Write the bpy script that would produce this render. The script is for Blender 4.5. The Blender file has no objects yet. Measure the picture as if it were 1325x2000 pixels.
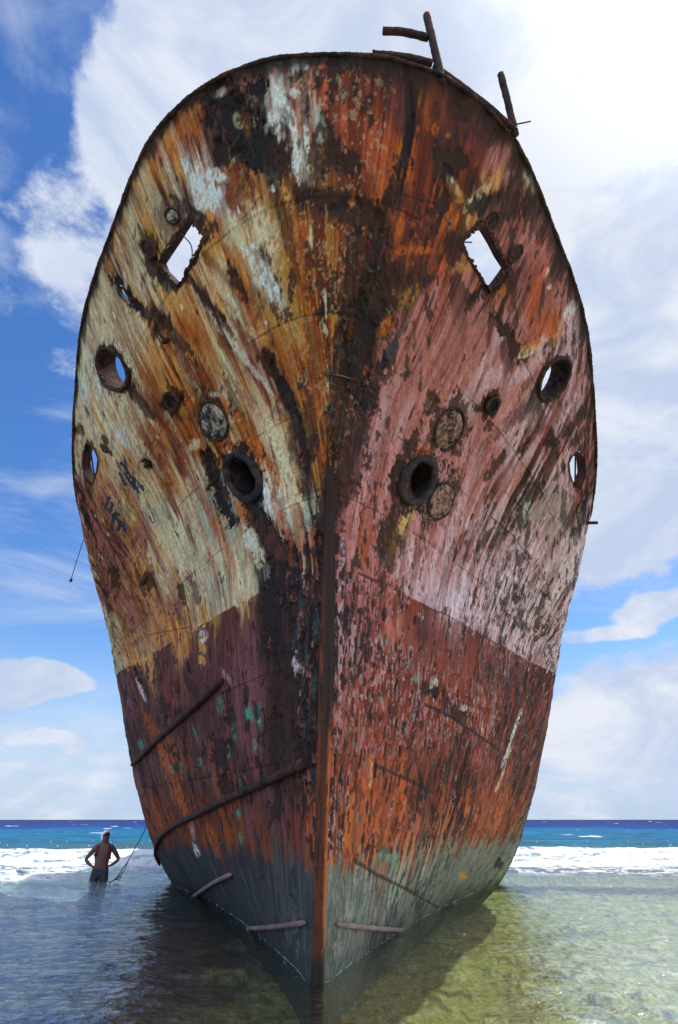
import bpy, bmesh, math, random
import numpy as np
from mathutils import Vector, Matrix

scene = bpy.context.scene
C = scene.collection
random.seed(7)
rad = math.radians

# ------------------------------------------------------------------ camera
cam_d = bpy.data.cameras.new("camera")
cam = bpy.data.objects.new("camera", cam_d)
C.objects.link(cam)
cam.location = (0, 0, 1.33)
cam.rotation_euler = (rad(90 + 28.13), 0, 0)
cam_d.sensor_fit = 'VERTICAL'
cam_d.sensor_height = 36
cam_d.lens = 20.23
cam_d.clip_start = 0.05
cam_d.clip_end = 40000
scene.camera = cam

# ------------------------------------------------------------------ exposure, sun, sky
scene.view_settings.view_transform = 'Standard'
scene.view_settings.look = 'None'
scene.view_settings.exposure = 0.18
scene.view_settings.gamma = 1.0
scene.cycles.transparent_max_bounces = 12
scene.cycles.max_bounces = 8
scene.cycles.diffuse_bounces = 4

SUN = Vector((0.53, 0.15, 1.0)).normalized()
sd = bpy.data.lights.new("sun", 'SUN')
sd.energy = 4.2
sd.angle = rad(0.5)
sd.color = (1.0, 0.95, 0.86)
sun = bpy.data.objects.new("sun", sd)
C.objects.link(sun)
sun.rotation_euler = (-SUN).to_track_quat('-Z', 'Y').to_euler()
sun.location = SUN * 60

world = bpy.data.worlds.new("World")
scene.world = world
world.use_nodes = True
wt = world.node_tree
for n in list(wt.nodes): wt.nodes.remove(n)


class NT:
    """small node-tree helper"""
    def __init__(s, tree): s.t = tree
    def n(s, typ, **kw):
        nd = s.t.nodes.new(typ)
        for k, v in kw.items():
            if k.startswith('i_'):
                nd.inputs[k[2:]].default_value = v
            else:
                setattr(nd, k, v)
        return nd
    def l(s, a, b): s.t.links.new(a, b)
    def put(s, v, sock):
        if hasattr(v, 'is_linked') or hasattr(v, 'links'): s.l(v, sock)
        else: sock.default_value = v
    def m(s, op, a, b=None, c=None, clamp=False):
        nd = s.n('ShaderNodeMath', operation=op, use_clamp=clamp)
        s.put(a, nd.inputs[0])
        if b is not None: s.put(b, nd.inputs[1])
        if c is not None: s.put(c, nd.inputs[2])
        return nd.outputs[0]
    def vm(s, op, a, b=None):
        nd = s.n('ShaderNodeVectorMath', operation=op)
        s.put(a, nd.inputs[0])
        if b is not None: s.put(b, nd.inputs[1])
        return nd.outputs['Value'] if op in ('DOT_PRODUCT', 'LENGTH') else nd.outputs[0]
    def mr(s, v, a, b, c=0.0, d=1.0, smooth=True):
        nd = s.n('ShaderNodeMapRange', interpolation_type='SMOOTHSTEP' if smooth else 'LINEAR')
        s.put(v, nd.inputs[0])
        for i, q in enumerate((a, b, c, d)): nd.inputs[i + 1].default_value = q
        return nd.outputs[0]
    def mix(s, f, a, b, mode='MIX'):
        nd = s.n('ShaderNodeMix', data_type='RGBA', blend_type=mode)
        s.put(f, nd.inputs[0]); s.put(a, nd.inputs[6]); s.put(b, nd.inputs[7])
        return nd.outputs[2]
    def noise(s, vec, scale, detail=4, rough=0.55, dist=0.0, out=0):
        nd = s.n('ShaderNodeTexNoise')
        s.l(vec, nd.inputs['Vector'])
        nd.inputs['Scale'].default_value = scale
        nd.inputs['Detail'].default_value = detail
        nd.inputs['Roughness'].default_value = rough
        nd.inputs['Distortion'].default_value = dist
        return nd.outputs[out]


w = NT(wt)
tc = w.n('ShaderNodeTexCoord')
dirv = w.vm('NORMALIZE', tc.outputs['Generated'])
skyn = w.n('ShaderNodeTexSky', sky_type='NISHITA', sun_disc=False)
skyn.sun_elevation = math.asin(SUN.z)
skyn.sun_rotation = math.atan2(SUN.x, SUN.y)
skyn.air_density = 1.0
skyn.dust_density = 0.6
skyn.ozone_density = 3.0
w.l(tc.outputs['Generated'], skyn.inputs[0]) if skyn.inputs else None
hs = w.n('ShaderNodeHueSaturation')
hs.inputs['Saturation'].default_value = 1.28
hs.inputs['Hue'].default_value = 0.508
hs.inputs['Value'].default_value = 1.12
w.l(skyn.outputs[0], hs.inputs['Color'])
# cloud banks: centre direction (x, y, z), radius in degrees, weight
CLOUDS = [
    (-0.245, 0.584, 0.774, 1.00, 1.00, 0.130, 0.70),
    (0.025, 0.364, 0.931, 1.10, 1.00, 0.340, 1.00),
    (-0.173, 0.438, 0.882, 1.00, 1.00, 0.170, 0.90),
    (-0.306, 0.454, 0.837, 0.80, 1.00, 0.100, 0.75),
    (0.183, 0.546, 0.817, 1.10, 1.20, 0.480, 1.00),
    (0.406, 0.456, 0.792, 1.20, 1.20, 0.500, 1.00),
    (0.481, 0.641, 0.599, 1.10, 1.10, 0.360, 1.00),
    (0.395, 0.746, 0.537, 1.10, 1.00, 0.300, 0.95),
    (0.463, 0.774, 0.432, 1.30, 0.60, 0.190, 0.85),
    (-0.455, 0.876, 0.160, 1.30, 0.30, 0.130, 1.00),
    (-0.533, 0.831, 0.159, 1.50, 0.45, 0.170, 0.90),
    (-0.431, 0.899, 0.081, 1.50, 0.30, 0.070, 0.75),
    (0.430, 0.898, 0.096, 1.30, 0.50, 0.170, 0.95),
    (0.491, 0.865, 0.109, 1.40, 0.80, 0.200, 0.95),
    (0.342, 0.937, 0.068, 1.20, 0.50, 0.090, 0.70),
    (0.488, 0.827, 0.278, 1.40, 0.50, 0.070, 0.75),
    (0.411, 0.875, 0.256, 2.20, 0.22, 0.080, 0.60),
    (-0.376, 0.526, 0.763, 0.80, 1.20, 0.160, 0.45),
    (-0.416, 0.622, 0.663, 0.80, 1.20, 0.150, 0.42),
    (-0.537, 0.685, 0.493, 0.80, 1.00, 0.080, 0.35),
    (0.000, -0.848, 0.530, 2.00, 1.00, 0.550, 1.00),
    (-0.781, -0.488, 0.390, 1.00, 0.80, 0.350, 1.00),
    (0.862, -0.304, 0.406, 1.00, 1.00, 0.500, 1.00),
    (-0.979, 0.000, 0.206, 1.00, 0.50, 0.120, 0.60),
    (0.197, -0.295, 0.935, 1.20, 1.00, 0.450, 0.90),
]
warp = w.noise(dirv, 2.2, 4, 0.6, 0, out=1)
wv = w.vm('SUBTRACT', warp, (0.5, 0.5, 0.5))
wv2 = w.n('ShaderNodeVectorMath', operation='SCALE'); w.l(wv, wv2.inputs[0]); wv2.inputs['Scale'].default_value = 0.22
dw = w.vm('NORMALIZE', w.vm('ADD', dirv, wv2.outputs[0]))
field = 0.0
for (cx, cy, cz, sx, sz, r, wt_) in CLOUDS:
    # elliptical blob: squash height by sz
    d = w.vm('SUBTRACT', dw, (cx, cy, cz))
    d = w.vm('MULTIPLY', d, (1.0 / sx, 1.0, 1.0 / sz))
    q = w.vm('LENGTH', d)
    field = w.m('ADD', field, w.mr(q, r, r * 0.35, 0.0, wt_))
field = w.m('MINIMUM', field, 1.0)
mp = w.n('ShaderNodeMapping'); mp.inputs['Scale'].default_value = (1, 1, 1.7)
w.l(dirv, mp.inputs['Vector'])
n1 = w.noise(mp.outputs[0], 3.6, 13, 0.62, 0.08)
n2 = w.noise(mp.outputs[0], 15.0, 9, 0.66, 0.0)
dens = w.m('ADD', field, w.m('MULTIPLY', w.m('SUBTRACT', n1, 0.5), 1.9))
dens = w.m('ADD', dens, w.m('MULTIPLY', w.m('SUBTRACT', n2, 0.5), 1.0))
mask = w.mr(dens, 0.34, 0.80)
# thin veils outside the banks
mp2 = w.n('ShaderNodeMapping'); mp2.inputs['Scale'].default_value = (1, 1, 2.6); mp2.inputs['Location'].default_value = (3, 1, 2)
w.l(dirv, mp2.inputs['Vector'])
veil = w.m('MULTIPLY', w.mr(w.noise(mp2.outputs[0], 3.0, 9, 0.62, 0.8), 0.46, 0.74), 0.55)
mask = w.m('MAXIMUM', mask, veil)
# haze of distant cloud toward the horizon
sepd = w.n('ShaderNodeSeparateXYZ'); w.l(dirv, sepd.inputs[0])
hz = w.mr(sepd.outputs[2], 0.24, -0.02, 0.0, 0.92)
mp3 = w.n('ShaderNodeMapping'); mp3.inputs['Scale'].default_value = (1, 1, 4.5)
w.l(dirv, mp3.inputs['Vector'])
hn = w.mr(w.noise(mp3.outputs[0], 9.0, 9, 0.62, 0.3), 0.40, 0.66)
hz = w.m('MULTIPLY', hz, w.m('ADD', w.m('MULTIPLY', hn, 0.75), 0.50), clamp=True)
mask = w.m('MAXIMUM', mask, hz)
# cloud body: white where thick and near the sun, blue-grey underneath
sdot = w.vm('DOT_PRODUCT', dirv, tuple(SUN))
n3 = w.noise(mp.outputs[0], 4.5, 7, 0.6, 0.5)
shade = w.m('ADD', w.mr(n3, 0.38, 0.66), w.mr(sdot, 0.84, 1.0, 0.0, 0.6), clamp=True)
ccol = w.mix(shade, (3.2, 3.8, 5.0, 1), (4.8, 5.05, 5.6, 1))
glow = w.mr(sdot, 0.90, 0.995, 1.0, 1.45)
g2 = w.n('ShaderNodeVectorMath', operation='SCALE'); w.l(ccol, g2.inputs[0]); w.l(glow, g2.inputs['Scale'])
# unseen clouds behind the camera, boosted as added fill light for the hull
back = w.mr(sepd.outputs[1], 0.0, -0.6, 1.0, 2.7)
g3 = w.n('ShaderNodeVectorMath', operation='SCALE'); w.l(g2.outputs[0], g3.inputs[0]); w.l(back, g3.inputs['Scale'])
lowsky = w.mix(w.mr(sepd.outputs[2], 0.30, 0.0, 0.0, 0.85), hs.outputs[0], (2.5, 3.5, 5.0, 1))
final = w.mix(mask, lowsky, g3.outputs[0])
bg = w.n('ShaderNodeBackground'); w.l(final, bg.inputs[0]); bg.inputs[1].default_value = 0.15
ow = w.n('ShaderNodeOutputWorld'); w.l(bg.outputs[0], ow.inputs[0])

# ------------------------------------------------------------------ helpers
def tag(o, label=None, cat=None, group=None, kind=None):
    if label: o['label'] = label
    if cat: o['category'] = cat
    if group: o['group'] = group
    if kind: o['kind'] = kind
    return o

def empty(name, loc=(0, 0, 0)):
    o = bpy.data.objects.new(name, None); C.objects.link(o); o.location = loc
    o.empty_display_size = 0.3
    return o

def mesh_obj(name, V, F, mat, parent=None, smooth=True, tris=None):
    me = bpy.data.meshes.new(name)
    V = np.asarray(V, np.float32)
    if isinstance(F, np.ndarray):
        k = F.shape[1]; nf = len(F)
        me.vertices.add(len(V)); me.vertices.foreach_set('co', V.ravel())
        me.loops.add(nf * k); me.loops.foreach_set('vertex_index', F.ravel().astype(np.int32))
        me.polygons.add(nf); me.polygons.foreach_set('loop_start', np.arange(0, nf * k, k, dtype=np.int32))
        me.update(calc_edges=True)
    else:
        me.from_pydata([tuple(map(float, v)) for v in V], [], F); me.update()
    if smooth:
        me.polygons.foreach_set('use_smooth', np.ones(len(me.polygons), bool))
    me.validate()
    me.materials.append(mat)
    o = bpy.data.objects.new(name, me); C.objects.link(o)
    if parent: o.parent = parent
    return o

def gridfaces(nr, nc, keep=None, flip=False):
    i = np.arange(nr - 1)[:, None] * nc + np.arange(nc - 1)[None, :]
    F = np.stack([i, i + 1, i + nc + 1, i + nc], -1)
    if flip: F = F[..., ::-1]
    if keep is not None: return F[keep]
    return F.reshape(-1, 4)

def set_attr(o, name, data):
    data = np.asarray(data, np.float32)
    if data.ndim == 2:
        a = o.data.attributes.new(name, 'FLOAT_COLOR', 'POINT')
        if data.shape[1] == 3: data = np.concatenate([data, np.ones((len(data), 1), np.float32)], 1)
        a.data.foreach_set('color', data.ravel())
    else:
        a = o.data.attributes.new(name, 'FLOAT', 'POINT')
        a.data.foreach_set('value', data)

def hsh(ix, iy, iz, seed):
    h = (ix.astype(np.uint32) * np.uint32(374761393) + iy.astype(np.uint32) * np.uint32(668265263)
         + iz.astype(np.uint32) * np.uint32(2147483647 - 5) + np.uint32((seed * 974634777) & 0xffffffff))
    h = (h ^ (h >> np.uint32(13))) * np.uint32(1274126177)
    h = h ^ (h >> np.uint32(16))
    return (h & np.uint32(0xffffff)).astype(np.float32) / np.float32(0xffffff)

def vn2(x, y, seed=0):
    xi = np.floor(x); yi = np.floor(y); fx = (x - xi).astype(np.float32); fy = (y - yi).astype(np.float32)
    fx = fx * fx * (3 - 2 * fx); fy = fy * fy * (3 - 2 * fy)
    xi = xi.astype(np.int64); yi = yi.astype(np.int64); z = np.zeros_like(xi)
    a = hsh(xi, yi, z, seed); b = hsh(xi + 1, yi, z, seed); c = hsh(xi, yi + 1, z, seed); d = hsh(xi + 1, yi + 1, z, seed)
    return (a * (1 - fx) + b * fx) * (1 - fy) + (c * (1 - fx) + d * fx) * fy

def fbm2(x, y, oc=4, seed=0, g=0.55):
    s = 0; a = 1.0; t = 0; c_, s_ = math.cos(.6), math.sin(.6)
    for i in range(oc):
        s = s + a * vn2(x + 17.3 * i, y - 9.1 * i, seed + i); t += a; a *= g
        x, y = 2.03 * x, 2.03 * y
    return s / t

def sst(x, a, b):
    t = np.clip((x - a) / (b - a), 0, 1); return t * t * (3 - 2 * t)

def lin(c):
    c = np.asarray(c, float) / 255.0
    return np.where(c <= 0.04045, c / 12.92, ((c + 0.055) / 1.055) ** 2.4)

def tube(P, R, seg=10, cap=True, jag=0.0, rng=None):
    """tube through points P with radii R"""
    P = [Vector(p) for p in P]; n = len(P)
    if not hasattr(R, '__len__'): R = [R] * n
    V = []; F = []
    up = Vector((0.13, 0.31, 0.94)); prev = None
    for i, p in enumerate(P):
        t = (P[min(i + 1, n - 1)] - P[max(i - 1, 0)]).normalized()
        if prev is None:
            a = t.cross(up)
            if a.length < 1e-3: a = t.cross(Vector((1, 0, 0)))
        else: a = prev - t * prev.dot(t)
        a.normalize(); prev = a; b = t.cross(a)
        for k in range(seg):
            th = 2 * math.pi * k / seg
            r = R[i] * (1 + (rng.uniform(-jag, jag) if rng else 0))
            V.append(p + (a * math.cos(th) + b * math.sin(th)) * r)
    for i in range(n - 1):
        for k in range(seg):
            k2 = (k + 1) % seg
            F.append((i * seg + k, i * seg + k2, (i + 1) * seg + k2, (i + 1) * seg + k))
    if cap:
        F.append(tuple(range(seg))[::-1]); F.append(tuple((n - 1) * seg + k for k in range(seg)))
    return V, F

def resample(P, step):
    P = [Vector(p) for p in P]; out = [P[0]]
    # catmull-rom
    Q = [P[0] * 2 - P[1]] + P + [P[-1] * 2 - P[-2]]
    for i in range(1, len(Q) - 2):
        n = max(1, int((Q[i + 1] - Q[i]).length / step))
        for k in range(1, n + 1):
            t = k / n
            a, b, c, d = Q[i - 1], Q[i], Q[i + 1], Q[i + 2]
            out.append(0.5 * ((2 * b) + (c - a) * t + (2 * a - 5 * b + 4 * c - d) * t * t + (-a + 3 * b - 3 * c + d) * t ** 3))
    return out

def merge(parts):
    V = []; F = []
    for v, f in parts:
        o = len(V); V += list(v); F += [tuple(i + o for i in q) for q in f]
    return V, F

def mat_new(name):
    m = bpy.data.materials.new(name); m.use_nodes = True
    t = m.node_tree
    for n in list(t.nodes): t.nodes.remove(n)
    k = NT(t); out = k.n('ShaderNodeOutputMaterial')
    return m, k, out

def rust_mat(name, attr=None, c1=(60, 34, 24), c2=(110, 60, 34), c3=(24, 20, 20), scale=9.0, bump=0.5, rough=0.82, spec=0.3):
    """rusty steel: painted colours from an attribute, or three rust tones broken up by noise"""
    m, k, out = mat_new(name)
    tcn = k.n('ShaderNodeTexCoord'); ob = tcn.outputs['Object']
    mpn = k.n('ShaderNodeMapping'); mpn.inputs['Scale'].default_value = (1, 1, 0.33 if attr else 1.0); k.l(ob, mpn.inputs['Vector'])
    nf = k.noise(mpn.outputs[0], scale * 4.5, 6, 0.65, 0.3)
    nc = k.noise(ob, scale, 6, 0.62, 0.5)
    nv = k.noise(ob, scale * 12, 3, 0.6)
    if attr:
        at = k.n('ShaderNodeAttribute'); at.attribute_name = attr; base = at.outputs['Color']
    else:
        L = [tuple(lin(c)) + (1,) for c in (c1, c2, c3)]
        base = k.mix(k.mr(nc, 0.42, 0.60), L[0], L[1])
        base = k.mix(k.mr(k.noise(ob, scale * .6, 5, 0.6, 0.8), 0.50, 0.62), base, L[2])
    mul = k.m('MULTIPLY', k.mr(nf, 0.25, 0.75, 0.66, 1.34, False), k.mr(nv, 0.3, 0.7, 0.86, 1.14, False))
    sc = k.n('ShaderNodeVectorMath', operation='SCALE'); k.l(base, sc.inputs[0]); k.l(mul, sc.inputs['Scale'])
    p = k.n('ShaderNodeBsdfPrincipled')
    k.l(sc.outputs[0], p.inputs['Base Color'])
    k.l(k.mr(nf, 0.3, 0.7, rough - 0.14, rough + 0.12, False), p.inputs['Roughness'])
    p.inputs['Specular IOR Level'].default_value = spec
    bn = k.n('ShaderNodeBump'); bn.inputs['Strength'].default_value = bump; bn.inputs['Distance'].default_value = 0.012
    k.l(k.m('ADD', nc, k.m('MULTIPLY', nf, 0.7)), bn.inputs['Height'])
    k.l(bn.outputs[0], p.inputs['Normal'])
    k.l(p.outputs[0], out.inputs[0])
    return m

def plain_mat(name, col, rough=0.7, spec=0.4, var=0.15, scale=12.0, bump=0.0):
    m, k, out = mat_new(name)
    tcn = k.n('ShaderNodeTexCoord')
    n = k.noise(tcn.outputs['Object'], scale, 4, 0.6)
    c = np.asarray(lin(col))
    mx = k.mix(k.mr(n, 0.3, 0.7), tuple(c * (1 - var)) + (1,), tuple(np.minimum(c * (1 + var), 1)) + (1,))
    p = k.n('ShaderNodeBsdfPrincipled'); k.l(mx, p.inputs['Base Color'])
    p.inputs['Roughness'].default_value = rough; p.inputs['Specular IOR Level'].default_value = spec
    if bump:
        bn = k.n('ShaderNodeBump'); bn.inputs['Strength'].default_value = bump; bn.inputs['Distance'].default_value = 0.01
        k.l(n, bn.inputs['Height']); k.l(bn.outputs[0], p.inputs['Normal'])
    k.l(p.outputs[0], out.inputs[0])
    return m

M_hull = rust_mat('flaking_paint_over_rust', attr='paint', scale=7.0, bump=0.9)
M_stem = rust_mat('stem_rust', attr='paint', scale=9.0, bump=0.6)
M_black = rust_mat('black_scale_rust', c1=(46, 34, 30), c2=(92, 52, 32), c3=(22, 20, 22), scale=10, bump=0.9)
M_bar = rust_mat('dark_brown_rust', c1=(52, 36, 32), c2=(84, 48, 36), c3=(30, 24, 24), scale=9, bump=0.8)
M_bluerust = rust_mat('blue_black_rust', c1=(36, 32, 37), c2=(70, 48, 40), c3=(22, 21, 24), scale=7, bump=1.0, rough=.75)
M_in = rust_mat('inner_rust', c1=(62, 38, 30), c2=(90, 50, 34), c3=(36, 27, 25), scale=4, bump=0.6)
M_deck = rust_mat('deck_rust', c1=(96, 56, 36), c2=(130, 76, 46), c3=(60, 40, 32), scale=3, bump=0.6)
M_disc = rust_mat('scabby_disc', c1=(110, 84, 72), c2=(176, 130, 108), c3=(44, 38, 38), scale=14, bump=1.0)
M_discl = rust_mat('scabby_pale_disc', c1=(82, 74, 78), c2=(190, 176, 146), c3=(40, 36, 40), scale=11, bump=1.0)
M_pale = plain_mat('pale_scraped_steel', (128, 104, 98), rough=.7, var=.3, scale=2.5)
M_glass = plain_mat('cloudy_glass', (96, 100, 104), rough=0.25, spec=0.6, var=0.5, scale=30)

# ------------------------------------------------------------------ hull shape
TK=np.array([0,.06,.15,.3,.5,.75,1.,1.35,2.])
# control curves, keel to sheer: half-breadth, distance along the ship, height
CUR=[
 ([0,.07,.15,.45,1.0,2.0,3.4,3.9,3.6],[6.8,7,7.5,8.9,11,14.2,18,25,38],[-.8]*9),
 ([0,.10,.22,.62,1.3,2.55,4.0,4.5,4.2],[6.63,6.75,7.2,8.4,10.3,13.3,16.5,24,38],[0]*9),
 ([0,.11,.32,.85,1.7,3.05,4.4,4.75,4.4],[6.58,6.68,7.1,8.15,9.8,12.4,15.6,23,38],[1.]*9),
 ([0,.13,.45,1.1,2.05,3.35,4.66,4.9,4.5],[6.52,6.6,7.0,7.9,9.3,11.4,14.2,22,38],[2.5]*9),
 ([0,.16,.6,1.35,2.35,3.68,4.80,4.95,4.6],[6.4,6.48,6.9,7.75,9.1,10.9,12.8,21,38],[4.]*9),
 ([0,.25,.75,1.6,2.6,3.76,4.71,4.9,4.6],[5.75,5.85,6.2,7.05,8.15,9.7,11.6,20,38],[5.9,5.9,5.9,5.8,5.6,5.2,4.7,4.5,4.5]),
 ([0,.4,.98,1.88,2.85,3.95,4.8,4.95,4.7],[4.55,4.6,4.85,5.55,6.65,8.3,10.8,19,38],[7.5,7.5,7.45,7.3,7.0,6.35,5.4,5.0,5.0]),
 ([0,.5,1.2,2.2,3.12,4.17,4.86,5.0,4.8],[3.4,3.42,3.56,4.1,5.2,6.95,9.95,18,38],[9.2,9.2,9.17,9.04,8.67,7.86,6.2,5.5,5.4]),
]
def pchip(x,y,xi):
    x=np.asarray(x,float);y=np.asarray(y,float);h=np.diff(x);d=np.diff(y,axis=0)/h.reshape((-1,)+(1,)*(y.ndim-1))
    m=np.zeros_like(y);hh=h.reshape((-1,)+(1,)*(y.ndim-1))
    w1=2*hh[1:]+hh[:-1];w2=hh[1:]+2*hh[:-1]
    with np.errstate(all='ignore'):
        mi=(w1+w2)/(w1/d[:-1]+w2/d[1:])
    m[1:-1]=np.where(d[:-1]*d[1:]>0,mi,0);m[0]=d[0];m[-1]=d[-1]
    i=np.clip(np.searchsorted(x,xi)-1,0,len(x)-2);t=((xi-x[i])/h[i]);
    if y.ndim>1:
        t=t.reshape((-1,)+(1,)*(y.ndim-1));hv=h[i].reshape(t.shape)
    else: hv=h[i]
    return (y[i]*(2*t**3-3*t**2+1)+m[i]*hv*(t**3-2*t**2+t)+y[i+1]*(-2*t**3+3*t**2)+m[i+1]*hv*(t**3-t**2))
VK=np.array([0,.09,.2,.36,.52,.70,.86,1.])
def loft(t,v):
    """grid of hull points: t signed (negative = left in the picture), v 0 keel .. 1 sheer"""
    at=np.abs(t);C=[]
    for b,y,z in CUR:
        b_=pchip(TK,b,at);y_=pchip(TK,y,at);z_=pchip(TK,z,at)
        C.append(np.stack([b_*np.sign(t),y_,z_],-1))
    C=np.array(C)                # 8,nt,3
    P=pchip(VK,C,v)              # nv,nt,3
    b,y,z=P[...,0],P[...,1],P[...,2]
    X=b*np.where(b>0,.972,.992)-.2+.018*(y-6.6)+.02*z
    return np.stack([X,y,z],-1)

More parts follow.
